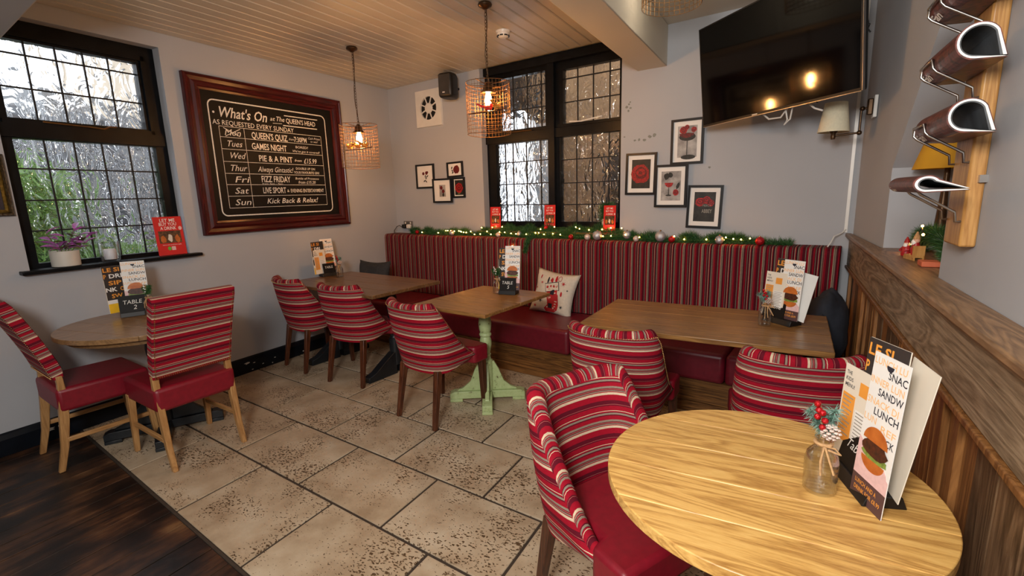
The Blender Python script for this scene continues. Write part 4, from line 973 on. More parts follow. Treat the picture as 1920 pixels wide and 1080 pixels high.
for k in range(8):
    a = PI / 8 + k * PI / 4; M_ = Matrix.Rotation(-a, 4, 'Y')
    part('grille_spoke', MB().box(0.04, rh + 0.002, -0.020, -0.012, -0.006, 0.006, M_), M_WPLAST, fan)
spk = thing('wall_speaker', 'small black loudspeaker mounted high on the back wall beside the fan', 'speaker', BW(1.075, 0.15, 2.525), math.radians(8))
part('cabinet', MB().prism([(-0.075, -0.10), (0.075, -0.10), (0.085, 0.0), (0.05, 0.095), (-0.05, 0.095), (-0.085, 0.0)], -0.115, 0.115), M_BPLAST, spk, bevel=0.03, seg=3)
part('grille', MB().box(-0.062, 0.062, -0.108, -0.1005, -0.095, 0.095), M_GREYW, spk, bevel=0.02, seg=2)
part('badge', MB().box(-0.02, 0.005, -0.110, -0.1085, -0.075, -0.066), M_WPLAST, spk)
part('bracket', MB().tube([(0.0, 0.09, 0), (0.03, 0.162, 0)], 0.014), M_BPLAST, spk)
so = thing('wall_socket', 'chrome double wall socket above the left end of the bench', 'socket', BW(0.20, 0, 1.155), RB)
part('faceplate', MB().box(-0.073, 0.073, -0.010, 0, -0.043, 0.043), plain('grey_steel_plate', rgb(120, 116, 112), 0.35, 0.6), so, bevel=0.003)
part('switch', MB().box(0.035, 0.05, -0.014, -0.0101, 0.012, 0.034), M_WPLAST, so); part('switch', MB().box(-0.05, -0.035, -0.014, -0.0101, 0.012, 0.034), M_WPLAST, so)
tag(part('white_plug', MB().box(-0.024, 0.024, -0.045, 0, -0.024, 0.024), M_WPLAST, loc=BW(0.235, 0.0105, 1.138), rot=(0, 0, RB), bevel=0.008), 'white plug in the right half of the wall socket', 'plug')
pl = thing('black_plug', 'black plug with trailing lead in the left half of the wall socket', 'plug', BW(0.165, 0.0105, 1.14), RB)
part('plug_body', MB().box(-0.024, 0.024, -0.05, 0, -0.022, 0.022), M_BPLAST, pl, bevel=0.008)
part('lead', MB().tube([(-0.02, -0.045, -0.01), (-0.06, -0.05, 0.01), (-0.10, -0.055, -0.005), (-0.12, -0.08, -0.05), (-0.07, -0.12, -0.078), (0.0, -0.15, -0.076)], 0.004, 6), M_BPLAST, pl)
# cable trunking up the back right corner
tr_ = thing('cable_trunking', 'white cable trunking running up the back right corner', 'trunking', BW(4.405, 0, 1.15), RB)
part('trunking', MB().box(-0.012, 0.006, -0.012, 0, 0, 1.5), M_WPLAST, tr_)
part('cable', MB().tube([(-0.003, -0.014, 0.02), (-0.02, -0.05, 0.0), (-0.06, -0.10, -0.02), (-0.075, -0.14, -0.06), (-0.09, -0.15, -0.085)], 0.004, 6), M_WPLAST, tr_)
# smudges of old poster marks are left as plaster; small filler patch group
# smoke detector
sd = thing('smoke_detector', 'round white smoke detector on the boarded ceiling', 'smoke detector', (2.075, 3.10, H))
part('base', MB().lathe([(0.052, -0.018), (0.056, -0.001)], 24), M_WPLAST, sd, smooth=True)
part('chamber', MB().lathe([(0.012, -0.052), (0.034, -0.046), (0.046, -0.032), (0.048, -0.0185)], 24), M_WPLAST, sd, smooth=True)
for k in range(8):
    a = k * PI / 4 + 0.2; M_ = Matrix.Rotation(a, 4, 'Z'); part('vent_slot', MB().box(0.028, 0.0475, -0.012, 0.012, -0.041, -0.034, M_), M_BPLAST, sd)

# ------------------------------------------------------------------ television
tvp = Vector((3.477, 3.434, 1.884)); yaw = -0.722; tilt = 0.094
TW, TH = 1.10, 0.632
e = Vector((math.cos(yaw), math.sin(yaw), 0)); nrm = Vector((math.sin(yaw), -math.cos(yaw), 0)); upv = Vector((0, 0, 1)) * math.cos(tilt) + nrm * math.sin(tilt)
e2 = e * math.cos(0.022) + upv * math.sin(0.022); up2 = upv * math.cos(0.022) - e * math.sin(0.022); n2_ = e2.cross(up2)  # front normal
TM = Matrix((e2, -n2_, up2)).transposed().to_4x4(); TM.translation = tvp
tv = thing('television', 'large black flat screen television angled out from the back wall on a bracket', 'television'); tv.matrix_world = TM
part('back_case', MB().box(0.002, TW - 0.002, 0.001, 0.045, 0.002, TH - 0.002), M_BPLAST, tv, bevel=0.01)
part('screen', MB().box(0.008, TW - 0.008, -0.0035, 0.0, 0.014, TH - 0.008), M_SCREEN, tv)
part('bezel', MB().box(0, TW, -0.004, 0.0005, 0, 0.013).box(0, 0.0075, -0.004, 0.0005, 0.0135, TH).box(TW - 0.0075, TW, -0.004, 0.0005, 0.0135, TH).box(0.008, TW - 0.008, -0.004, 0.0005, TH - 0.0075, TH), M_BPLAST, tv)
part('bezel_edge', MB().box(0, TW, -0.003, 0.012, -0.003, -0.0005).box(TW + 0.0005, TW + 0.004, -0.003, 0.012, 0, TH), M_STEEL, tv)
part('badge', MB().box(0.43, 0.47, -0.0048, -0.0041, 0.003, 0.008), M_WPLAST, tv)
part('sensor', MB().box(0.80, 0.86, -0.004, 0.01, -0.010, -0.0035), M_BPLAST, tv)
wa = Vector((3.98, 3.60, 2.20)); wloc = TM.inverted() @ wa
part('wall_arm', MB().tube([(0.55, 0.046, 0.31), ((0.55 + wloc.x) / 2 + 0.05, (0.046 + wloc.y) / 2, 0.31), tuple(wloc)], 0.02, 8), M_BPLAST, tv)
part('mount_plate', MB().box(0.40, 0.70, 0.046, 0.055, 0.2, 0.42), M_BPLAST, tv)
cab = MB(); rnd = random.Random(5)
for k in range(9):
    a = rnd.uniform(0, 6); cab.tube([(TW - 0.05 + 0.03 * math.cos(a + q), 0.06 + 0.02 * math.sin(a + q * 2), TH - 0.12 - 0.028 * q + 0.02 * math.sin(a)) for q in range(9)], 0.0035, 5)
for k in range(4): cab.tube([(TW - 0.03 + 0.10 * math.sin(q * 0.8 + k), 0.08 + 0.04 * math.cos(q + k), TH - 0.08 - 0.02 * q + 0.03 * math.cos(q * 1.1)) for q in range(8)], 0.003, 5)
part('cable_bundle', cab, M_BPLAST, tv)
wc = MB(); wc.tube([(0.44, 0.05, 0.02), (0.50, 0.055, -0.035), (0.58, 0.06, -0.04), (0.66, 0.055, 0.03)], 0.005, 6)
wc.tube([(0.62, 0.05, 0.02), (0.625, 0.06, -0.06), (0.60, 0.062, -0.085), (0.64, 0.064, -0.06), (0.67, 0.055, 0.02)], 0.0045, 6)
wc.tube([(0.75, 0.05, 0.02), (0.80, 0.06, -0.03), (0.84, 0.07, -0.050)], 0.005, 6)
part('white_cable', wc, M_WPLAST, tv)

# ------------------------------------------------------------------ swing arm wall lamp
sl = thing('swing_arm_wall_lamp', 'bronze swing arm wall lamp with cream shade beneath the television', 'lamp', (4.428, 3.22, 1.80))
part('wall_plate', MB().box(-0.018, 0.0, -0.035, 0.035, 0.03, 0.15), M_WPLAST, sl, bevel=0.003)
part('mount_block', MB().box(-0.045, -0.018, -0.022, 0.022, 0.045, 0.135), M_BRONZE, sl, bevel=0.006)
part('arm', MB().tube([(-0.045, 0, 0.085), (-0.065, 0, 0.085), (-0.07, 0, 0.075), (-0.07, 0, -0.035), (-0.074, 0, -0.047), (-0.20, 0, -0.055)], 0.006, 10), M_BRONZE, sl, smooth=True)
part('joint', MB().ball((-0.066, 0, 0.085), 0.014, 12, 8), M_BRONZE, sl, smooth=True); part('joint', MB().ball((-0.07, 0, -0.047), 0.014, 12, 8), M_BRONZE, sl, smooth=True)
part('bulb_holder', MB().lathe([(0.010, -0.075), (0.014, -0.06), (0.012, -0.045), (0.022, -0.03), (0.022, -0.005), (0.014, 0.0), (0.014, 0.04)], 16, (-0.196, 0, 0)), M_BRONZE, sl, smooth=True)
part('lamp_shade', MB().lathe([(0.080, -0.037), (0.0815, -0.038), (0.057, 0.128), (0.0555, 0.128), (0.0795, -0.034)], 40, (-0.196, 0, 0), Matrix.Rotation(0.02, 4, 'Y'), cap=False), M_SHADE, sl, smooth=True)
part('shade_spider', MB().tube([(-0.25, 0, 0.04), (-0.14, 0, 0.04)], 0.002, 5).tube([(-0.196, -0.06, 0.04), (-0.196, 0.06, 0.04)], 0.002, 5), M_BRONZE, sl)

# ------------------------------------------------------------------ pendant cages
def bird(t, x, y, z, ang, mat, s_=1.0):
    M_ = Matrix.Translation((x, y, z)) @ Matrix.Rotation(ang, 4, 'Z')
    mb = MB(); mb.ball((0, 0, 0), 0.020 * s_, 10, 7, (1.45, 0.8, 0.85)); mb.ball((0.024 * s_, 0, 0.015 * s_), 0.013 * s_, 10, 7)
    mb.prism([(-0.024 * s_, -0.004), (-0.085 * s_, 0.026), (-0.08 * s_, 0.034), (-0.016 * s_, 0.010)], -0.008 * s_, 0.008 * s_, 'y'); mb.lathe([(0.004 * s_, 0), (0.0005, 0.012 * s_)], 6, M=Matrix.Translation((0.035 * s_, 0, 0.014 * s_)) @ Matrix.Rotation(PI / 2, 4, 'Y'))
    o = part('bird', mb, mat, t, smooth=True); o.matrix_local = M_; return o
def pendant(label, x, y, ztop, hgt, R, birds, power):
    t = thing('cage_pendant_light', label, 'light', (x, y, H), group='wire cage pendant lights')
    part('ceiling_rose', MB().lathe([(0.012, -0.04), (0.022, -0.032), (0.042, -0.022), (0.046, -0.012), (0.040, -0.001)], 28), M_BRONZE, t, smooth=True)
    zc = ztop - H           # cage top, local
    # chain of links
    ch = MB(); L_ = -zc - 0.04; n = int(L_ / 0.021)
    for k in range(n):
        z = -0.038 - (L_ - 0.005) * (k + 0.5) / n
        pts = []
        for q in range(10):
            a = 2 * PI * q / 10; p = (0.0065 * math.cos(a), 0, 0.0145 * math.sin(a)); pts.append((p[0], 0, z + p[2]) if k % 2 else (0, p[0], z + p[2]))
        ch.tube(pts, 0.0017, 5, True)
    part('chain', ch, M_BRONZE, t, smooth=True)
    part('flex', MB().tube([(0.006, 0.004, -0.03)] + [(0.010 * math.sin(q * 0.9), 0.006 * math.cos(q * 0.7), -0.03 - (L_) * q / 8) for q in range(1, 9)], 0.0028, 6), M_BRONZE, t, smooth=True)
    part('lamp_cap', MB().lathe([(0.012, 0.012), (0.02, 0.0), (0.028, -0.012), (0.034, -0.04), (0.05, -0.052), (0.052, -0.058), (0.03, -0.056), (0.02, -0.056)], 24, (0, 0, zc - 0.005)), M_BRONZE, t, smooth=True)
    part('bulb', MB().lathe([(0.010, 0.0), (0.016, -0.012), (0.021, -0.03), (0.023, -0.055), (0.019, -0.085), (0.011, -0.105), (0.003, -0.115)], 16, (0, 0, zc - 0.06)), M_BULB, t, smooth=True)
    # wire drum
    cg = MB(); nv = 38; nh = 14
    for k in range(nv):
        a = 2 * PI * k / nv; rr_ = R * (1 + 0.012 * math.sin(3 * a + x))
        cg.tube([(rr_ * math.cos(a), rr_ * math.sin(a), zc), (rr_ * math.cos(a + 0.01), rr_ * math.sin(a + 0.01), zc - hgt * 0.5), (R * math.cos(a), R * math.sin(a), zc - hgt)], 0.0011, 4)
    for j in range(nh):
        z = zc - hgt * j / (nh - 1)
        cg.tube([(R * (1 + 0.012 * math.sin(3 * a_ + x)) * math.cos(a_), R * (1 + 0.012 * math.sin(3 * a_ + x)) * math.sin(a_), z + 0.002 * math.sin(a_ * 2 + j)) for a_ in (2 * PI * k / 48 for k in range(48))], 0.0012 if 0 < j < nh - 1 else 0.002, 4, True)
    part('wire_cage', cg, M_WIRE, t)
    part('cage_bar', MB().tube([(-R, 0, zc + 0.002), (-0.02, 0, zc - 0.012)], 0.0025, 6).tube([(R, 0, zc + 0.002), (0.02, 0, zc - 0.012)], 0.0025, 6).tube([(0, -R, zc + 0.002), (0, -0.02, zc - 0.012)], 0.0025, 6).tube([(0, R, zc + 0.002), (0, 0.02, zc - 0.012)], 0.0025, 6), M_WIRE, t)
    zp = zc - hgt * 0.56
    part('perch', MB().tube([(-R, -0.02, zp), (0, -0.03, zp - 0.004), (R, -0.02, zp + 0.004)], 0.004, 8), M_BRONZE, t)
    for (bx, ang, mt) in birds: bird(t, bx, -0.028, zp + 0.022, ang, mt)
    return t
pendant('wire cage pendant with lit bulb and little birds in front of the chalkboard corner', 0.867, 2.739, 2.065, 0.345, 0.152, [(-0.09, PI, M_BIRDO), (0.01, 0, M_BIRDO), (0.085, PI / 2, M_BIRDO)], 1)
pendant('wire cage pendant with red bird and lit bulb in front of the back window', 2.247, 2.572, 2.185, 0.325, 0.145, [(0.015, 0.1, M_BIRD), (0.085, PI / 2, M_BIRDO)], 1)
fl3 = thing('flush_cage_ceiling_light', 'shallow wire cage ceiling light right of the beam at the top edge', 'light', (3.38, 2.72, H))
part('ceiling_rose', MB().lathe([(0.012, -0.03), (0.05, -0.02), (0.055, -0.001)], 24), M_BRONZE, fl3, smooth=True)
part('bulb', MB().lathe([(0.012, -0.031), (0.014, -0.085), (0.026, -0.105), (0.028, -0.13), (0.018, -0.15), (0.003, -0.155)], 14), M_BULB3, fl3, smooth=True)
cg = MB()
for k in range(34):
    a = 2 * PI * k / 34; cg.tube([(0.16 * math.cos(a), 0.16 * math.sin(a), -0.03), (0.16 * math.cos(a), 0.16 * math.sin(a), -0.20)], 0.0018, 4)
for z in (-0.03, -0.054, -0.078, -0.102, -0.126, -0.15, -0.175, -0.20): cg.tube([(0.16 * math.cos(2 * PI * k / 40), 0.16 * math.sin(2 * PI * k / 40), z) for k in range(40)], 0.0018, 4, True)
part('wire_cage', cg, M_WIRE, fl3)
part('cage_bar', MB().tube([(-0.16, 0, -0.03), (0.16, 0, -0.03)], 0.003, 6).tube([(0, -0.16, -0.03), (0, 0.16, -0.03)], 0.003, 6), M_WIRE, fl3)

# ------------------------------------------------------------------ garlands, lights, baubles
def needles(mb, path, n, spread, length, rnd, droop=0.0):
    P = [Vector(p) for p in path]
    seg = [(P[i + 1] - P[i]).length for i in range(len(P) - 1)]; tot = sum(seg)
    for _ in range(n):
        d = rnd.random() * tot; i = 0
        while i < len(seg) - 1 and d > seg[i]: d -= seg[i]; i += 1
        c = P[i].lerp(P[i + 1], min(1, d / max(seg[i], 1e-6)))
        t = (P[i + 1] - P[i]).normalized()
        a = rnd.uniform(0, 2 * PI)
        x = t.cross(Vector((0, 0, 1)) if abs(t.z) < 0.9 else Vector((1, 0, 0))).normalized(); y = x.cross(t)
        r = x * math.cos(a) + y * math.sin(a)
        dirn = (r + t * rnd.uniform(-0.8, 0.8)).normalized()
        st = c + r * rnd.uniform(0, spread); L_ = length * rnd.uniform(0.6, 1.2)
        en = st + dirn * L_; s_ = dirn.cross(Vector((rnd.uniform(-1, 1), rnd.uniform(-1, 1), rnd.uniform(-1, 1)))).normalized() * 0.0016
        mb.add([st - s_, st + s_, en], [(0, 1, 2)])
ga = thing('garland', 'long green tinsel garland along the top of the bench back', 'garland', OB, RB)
rnd = random.Random(21)
gm = MB(); path = [(u, -0.115 + 0.035 * math.sin(u * 5.3), 1.083 + 0.010 * math.sin(u * 9)) for u in [0.33 + 0.06 * k for k in range(64)] if u < 4.12]
needles(gm, path, 17000, 0.014, 0.046, rnd)
for u in (0.42, 0.62, 1.0, 1.15, 1.55, 1.9, 2.35, 2.95, 3.12, 3.42, 3.63, 3.75):
    needles(gm, [(u - 0.06, -0.12, 1.088), (u, -0.10, 1.112), (u + 0.06, -0.12, 1.088)], 900, 0.016, 0.05, rnd)
stuff(part('foliage', gm, M_NEEDLE, ga))
part('core_wire', MB().tube(path, 0.006, 6), M_NEEDLE, ga)
drop = MB(); dp = [(2.04, -0.12, 1.10), (2.035, -0.20, 1.09), (2.03, -0.252, 1.06), (2.02, -0.262, 1.0), (2.00, -0.262, 0.935)]
needles(drop, dp, 1500, 0.008, 0.032, rnd); drop.tube(dp, 0.005, 6); stuff(part('foliage', drop, M_NEEDLE, ga))
gs = thing('garland', 'green tinsel garland lying on the back window sill', 'garland', OB, RB)
gm = MB(); path = [(u, -0.035 + 0.02 * math.sin(u * 6), 1.128 + 0.008 * math.sin(u * 8)) for u in [1.30 + 0.06 * k for k in range(27)]]
needles(gm, path, 6500, 0.010, 0.036, rnd)
for u in (1.65, 1.9, 2.1, 2.4, 2.62): needles(gm, [(u - 0.06, -0.02, 1.135), (u, 0.0, 1.165), (u + 0.06, -0.02, 1.135)], 500, 0.012, 0.04, rnd)
stuff(part('foliage', gm, M_NEEDLE, gs)); part('core_wire', MB().tube(path, 0.006, 6), M_NEEDLE, gs)
fy = thing('fairy_lights', 'string of warm white fairy lights woven through the garlands', 'string lights', OB, RB)
bm_ = MB().ball((0, 0, 0), 0.0048, 8, 6).mesh('bulb', M_FAIRY, True)
fpts = []
us = [0.60, 0.86, 0.93, 0.99, 1.03, 1.06, 1.09, 1.12, 1.15, 1.18, 1.20, 1.24, 1.30, 1.36, 1.42, 1.50, 1.56, 1.64, 1.71, 1.78, 1.86, 1.96, 2.06, 2.09, 2.16, 2.24, 2.33, 2.42, 2.74, 2.81, 2.93, 3.05, 3.19, 3.33, 3.40, 3.56, 3.68, 3.70, 3.75, 3.80, 3.86]
for k, u in enumerate(us): fpts.append((u, -0.155 - 0.05 * rnd.random(), 1.086 + 0.03 * rnd.random()))
fpts2 = [(u, -0.06 - 0.03 * rnd.random(), 1.135 + 0.03 * rnd.random()) for u in (1.36, 1.5, 1.62, 2.05, 2.2, 2.42, 2.47, 2.55, 2.68, 2.76, 2.86)]
fpts3 = [(1.815, -0.236, 0.975), (1.845, -0.236, 0.99)]
for p in fpts + fpts2 + fpts3: link('bulb', bm_, fy, p)
part('lead', MB().tube([(p[0], p[1] + 0.008, p[2] - 0.008) for p in fpts], 0.0016, 5).tube([(p[0], p[1] + 0.006, p[2] - 0.006) for p in fpts2], 0.0016, 5).tube([(1.80, -0.10, 1.08), (1.80, -0.215, 1.075), (1.81, -0.238, 1.03)] + fpts3 + [(1.86, -0.238, 1.04), (1.87, -0.215, 1.072)], 0.0015, 5), M_NEEDLE, fy)
def bauble(label, u, off, z, r, mat, lay):
    p = BW(u, off, z)
    t = thing('bauble', label, 'bauble', p, RB, 'baubles in the garland')
    part('ball', MB().ball((0, 0, r), r, 20, 12), mat, t, smooth=True); part('cap', MB().lathe([(r * .18, 0), (r * .18, r * .2), (r * .08, r * .24)], 10, (0, 0, 2 * r - 0.002)), M_BRASS, t)
for l_, u, off, z, r, mt in (('silver glitter bauble near the left end of the bench garland', 1.045, 0.19, 1.064, 0.027, M_SILVER), ('large silver glitter bauble right of the window on the bench top', 2.69, 0.185, 1.064, 0.040, M_SILVER),
        ('small pearl bauble left of the large silver one', 2.60, 0.19, 1.064, 0.026, M_PEARL), ('red and white bauble below the right end of the sill', 2.44, 0.19, 1.064, 0.022, M_REDB), ('silver bauble just right of the bench seam', 2.93, 0.13, 1.075, 0.035, M_SILVER),
        ('small pearl bauble left of the largest silver bauble', 3.03, 0.19, 1.064, 0.023, M_PEARL), ('largest silver bauble below the row of pictures', 3.22, 0.17, 1.066, 0.042, M_SILVER), ('dark red bauble right of the largest silver bauble', 3.31, 0.18, 1.064, 0.025, M_REDB),
        ('silver bauble towards the right of the garland', 3.655, 0.18, 1.064, 0.031, M_SILVER), ('rightmost red glitter bauble on the bench top', 3.92, 0.18, 1.064, 0.030, M_REDB), ('red bauble at the left end of the garland', 0.47, 0.13, 1.064, 0.022, M_REDB),
        ('pearl bauble under the left part of the window sill', 1.64, 0.18, 1.064, 0.023, M_PEARL), ('white bauble in the middle of the garland below the window', 1.86, 0.14, 1.070, 0.026, M_SILVER)):
    bauble(l_, u, off, z, r, mt, 0)
bauble('red bauble on the window sill beside the middle red card', 2.10, 0.045, 1.135, 0.020, M_REDB, 0)

# ------------------------------------------------------------------ red promotional cards
def red_card(label, M4, s_=1.0, w_=0.128, h_=0.215):
    t = thing('promotional_card', label, 'card', group='red cards on the window sills'); t.matrix_world = M4
    part('card_face', MB().box(-w_ / 2, w_ / 2, -0.0015, 0.0015, 0, h_), M_REDCARD, t)
    part('card_strut', MB().prism([(0.002, 0.0), (0.05, 0.0), (0.002, h_ * .7)], -0.015, 0.015, 'x'), M_REDCARD, t)
    k = w_ / 0.128
    lettering(t, [('LET ME', -0.034 * k, h_ * .865, 0.0165 * k, 0.068 * k, 0, .006), ('BUY YOU', -0.040 * k, h_ * .765, 0.0165 * k, 0.078 * k, 0, .006), ('A DRINK', -0.037 * k, h_ * .66, 0.0165 * k, 0.072 * k, 0, .006), ('terms and conditions apply', -0.04 * k, h_ * .255, 0.005 * k, 0.085 * k)], M_WHINK, -0.0024)
    part('photo_print', shape(rect(-0.05 * k, 0.05 * k, h_ * .31, h_ * .63), 0.0005, -0.0016), M_PHOTO, t)
    for q in range(3): part('printed_drinker', shape(ell((-0.032 + 0.032 * q) * k, h_ * (.42 + .02 * (q % 2)), 0.011 * k, 0.02 * k, 9, wob=.25, seed=q), 0.0005, -0.0022), M_BUN if q != 1 else M_PAPER2, t)
    part('printed_badge', shape(ell(0.052 * k, h_ * .69, 0.008 * k, 0.010 * k, 12), 0.0005, -0.0016), M_CHECK, t)
    part('printed_badge', shape(ell(-0.012 * k, h_ * .17, 0.008 * k, 0.010 * k, 12), 0.0005, -0.0016), M_GREENI, t)
    part('printed_panel', shape(rect(-0.002 * k, 0.016 * k, h_ * .12, h_ * .22), 0.0005, -0.0016), M_CHECK, t)
    return t
def place(loc, rz, rx=0.0): return Matrix.Translation(loc) @ Matrix.Rotation(rz, 4, 'Z') @ Matrix.Rotation(rx, 4, 'X')
red_card('red LET ME BUY YOU A DRINK card on the left window sill', place((-0.005, 1.612, 1.087), PI / 2 - 0.12, -0.10), w_=0.185, h_=0.285)
red_card('red drink card at the left end of the back window sill', place(BW(1.515, 0.055, 1.113), RB + 0.05, -0.05), w_=0.122, h_=0.235)
red_card('red drink card in the middle of the back window sill', place(BW(2.112, 0.0, 1.113), RB, -0.05), w_=0.118, h_=0.245)
red_card('red drink card at the right end of the back window sill', place(BW(2.735, 0.05, 1.113), RB - 0.1, -0.05), w_=0.115, h_=0.235)

# ------------------------------------------------------------------ left sill: plant, candle
pp = thing('purple_houseplant', 'purple and green striped trailing houseplant in a cream pot on the left sill', 'plant', (-0.02, 0.985, 1.0865))
part('pot', MB().lathe([(0.066, 0.0), (0.072, 0.004), (0.075, 0.10), (0.071, 0.10), (0.069, 0.085)], 40), M_CERAM, pp, smooth=True)
part('soil', MB().lathe([(0.0685, 0.082), (0.03, 0.088)], 20), plain('potting_soil', rgb(40, 28, 20), 0.95), pp)
rnd = random.Random(9)
stems = [((0.0, -0.03), (0.02, -0.075, 0.215)), ((0.01, 0.0), (0.05, 0.03, 0.15)), ((0.0, 0.02), (0.04, 0.06, 0.235)), ((0.02, 0.03), (0.05, 0.14, 0.20)), ((0.03, -0.02), (0.06, -0.04, 0.13)), ((0.01, 0.03), (0.05, 0.10, 0.14))]
def leaf_mesh(L_, w_):
    mb = MB(); n = 6
    for i in range(n):
        a, b = i / n, (i + 1) / n
        wa_, wb_ = w_ * math.sin(PI * min(1, a * 0.93 + 0.07)) ** 0.8, w_ * math.sin(PI * min(0.999, b * 0.93 + 0.07)) ** 0.8
        za, zb = -0.25 * L_ * a * a, -0.25 * L_ * b * b
        mb.add([(a * L_, -wa_, za + wa_ * .5), (b * L_, -wb_, zb + wb_ * .5), (b * L_, 0, zb), (a * L_, 0, za)], [(0, 1, 2, 3)])
        mb.add([(a * L_, 0, za), (b * L_, 0, zb), (b * L_, wb_, zb + wb_ * .5), (a * L_, wa_, za + wa_ * .5)], [(0, 1, 2, 3)])
    return mb
LFA = leaf_mesh(0.085, 0.016).mesh('leaf', M_PURP, True); LFB = leaf_mesh(0.075, 0.014).mesh('leaf', M_GRLEAF, True)
for (bx, by), (tx, ty, tz) in stems:
    a = Vector((bx, by, 0.09)); b = Vector((tx, ty, tz)); mid = a.lerp(b, 0.5) + Vector((0, 0, 0.02))
    part('stem', MB().tube([a, mid, b], 0.003, 6), M_STEM, pp, smooth=True)
    for k in range(7):
        t_ = 0.30 + 0.70 * k / 6; p = a.lerp(b, t_)
        link('leaf', LFA if rnd.random() < 0.72 else LFB, pp, p, (rnd.uniform(-0.5, 0.5), rnd.uniform(-0.75, -0.05), rnd.choice((1.2, -1.3, 0.4, 2.2, -2.2)) + rnd.uniform(-0.5, 0.5)))
cj = thing('candle_jar', 'thick clear glass jar with a white candle on the left sill', 'candle', (-0.01, 1.222, 1.0865))
part('jar', MB().lathe([(0.045, 0.0), (0.052, 0.01), (0.058, 0.05), (0.060, 0.135), (0.056, 0.135), (0.053, 0.05), (0.047, 0.016), (0.002, 0.014)], 32, cap=False), M_CLEAR, cj, smooth=True)
part('candle', MB().lathe([(0.034, 0.016), (0.036, 0.03), (0.036, 0.075), (0.030, 0.086), (0.024, 0.072), (0.004, 0.068)], 24), M_WAX, cj, smooth=True)
part('wick', MB().tube([(0, 0, 0.068), (0.001, 0, 0.078)], 0.0012, 5), M_BPLAST, cj)

# small pot plant & dish on the back sill
sp = thing('potted_shrub', 'small bushy green plant in a glass pot at the right of the back sill', 'plant', BW(2.66, -0.06, 1.113), RB)
part('pot', MB().lathe([(0.035, 0), (0.045, 0.12), (0.042, 0.12), (0.03, 0.01)], 20, cap=False), M_CERAM, sp, smooth=True)
nm = MB(); rnd = random.Random(2)
needles(nm, [(0, 0, 0.10), (0.01, 0, 0.20), (0.0, 0, 0.25)], 1800, 0.05, 0.05, rnd); stuff(part('foliage', nm, M_NEEDLE, sp))

# ------------------------------------------------------------------ table menus
def burger(t, cx, cz, s_, y):
    k = [0]
    def q(pts, mat, nm, off):
        part(nm, shape(pts, 0.0004, y - off), mat, t)
    q(ell(cx, cz - .030 * s_, 0.040 * s_, 0.020 * s_, 18), M_CHECK, 'printed_plate', 0.0002)
    q(ell(cx, cz - .016 * s_, 0.031 * s_, 0.022 * s_, 14, PI, 2 * PI), M_BUN, 'printed_bun', 0.0007)
    q(ell(cx + .003 * s_, cz - .008 * s_, 0.034 * s_, 0.009 * s_, 12, wob=.12, seed=1), M_LETT, 'printed_lettuce', 0.0012)
    q(ell(cx + .001 * s_, cz + .006 * s_, 0.033 * s_, 0.017 * s_, 14, wob=.1, seed=2), M_MEAT, 'printed_patty', 0.0017)
    q(ell(cx, cz + .018 * s_, 0.032 * s_, 0.028 * s_, 16, 0, PI), M_BUN, 'printed_bun', 0.0022)
def lunch_menu(label, M4, w_=0.112, h_=0.325):
    t = thing('lunch_menu', label, 'menu', group='lunch menus'); t.matrix_world = M4; a = -w_ / 2; k = w_ / 0.112
    part('card', MB().box(-w_ / 2, w_ / 2, -0.001, 0.001, 0, h_), M_PAPER, t)
    y = -0.0012
    lettering(t, [('LUNCH LU', a + .004, h_ * .93, .0155, w_ * .9, 0, .01), ('INNER LUN', a + .002, h_ * .80, .0155, w_ * .94, 0, .01), ('SNACK DI', a + .002, h_ * .665, .0155, w_ * .9, 0, .01), ('LUN', a + .002, h_ * .545, .015, .04, 0, .01), ('REF', w_ / 2 - .05, h_ * .52, .0155, .046, 0, .01)], M_LORANGE, y)
    lettering(t, [('SNAC', w_ / 2 - .058 * k, h_ * .865, .0165, .057 * k, 0, .012), ('SANDW', w_ / 2 - .080 * k, h_ * .735, .0165, .078 * k, 0, .012), ('LUNCH', w_ / 2 - .082 * k, h_ * .605, .0165, .078 * k, 0, .012), ('CK', w_ / 2 - .03 * k, h_ * .455, .0155, .026 * k, 0, .012)], M_DKINK, y)
    part('printed_bowl', shape(ell(0.0, h_ * .945, .011, .012, 10, PI, 2 * PI), .0004, y - .0005), M_DKINK, t)
    part('printed_band', shape(rect(-w_ / 2, w_ / 2, 0.0, h_ * .16), .0003, -0.001), M_BROWNI, t)
    part('printed_cloth', shape([(-w_ / 2, h_ * .16), (w_ / 2, h_ * .16), (w_ / 2, h_ * .25), (-w_ / 2, h_ * .42)], .0002, -0.001), M_CHECK, t)
    lettering(t, [('LUNCH AND A', a + .012, h_ * .105, .010, w_ * .66, 0, .012), ('DRINK FOR £8.99', a + .012, h_ * .055, .010, w_ * .80, 0, .012)], M_ORANGE, -0.0018)
    burger(t, 0.0, h_ * .37, 1.25 * k, -0.0013)
    return t
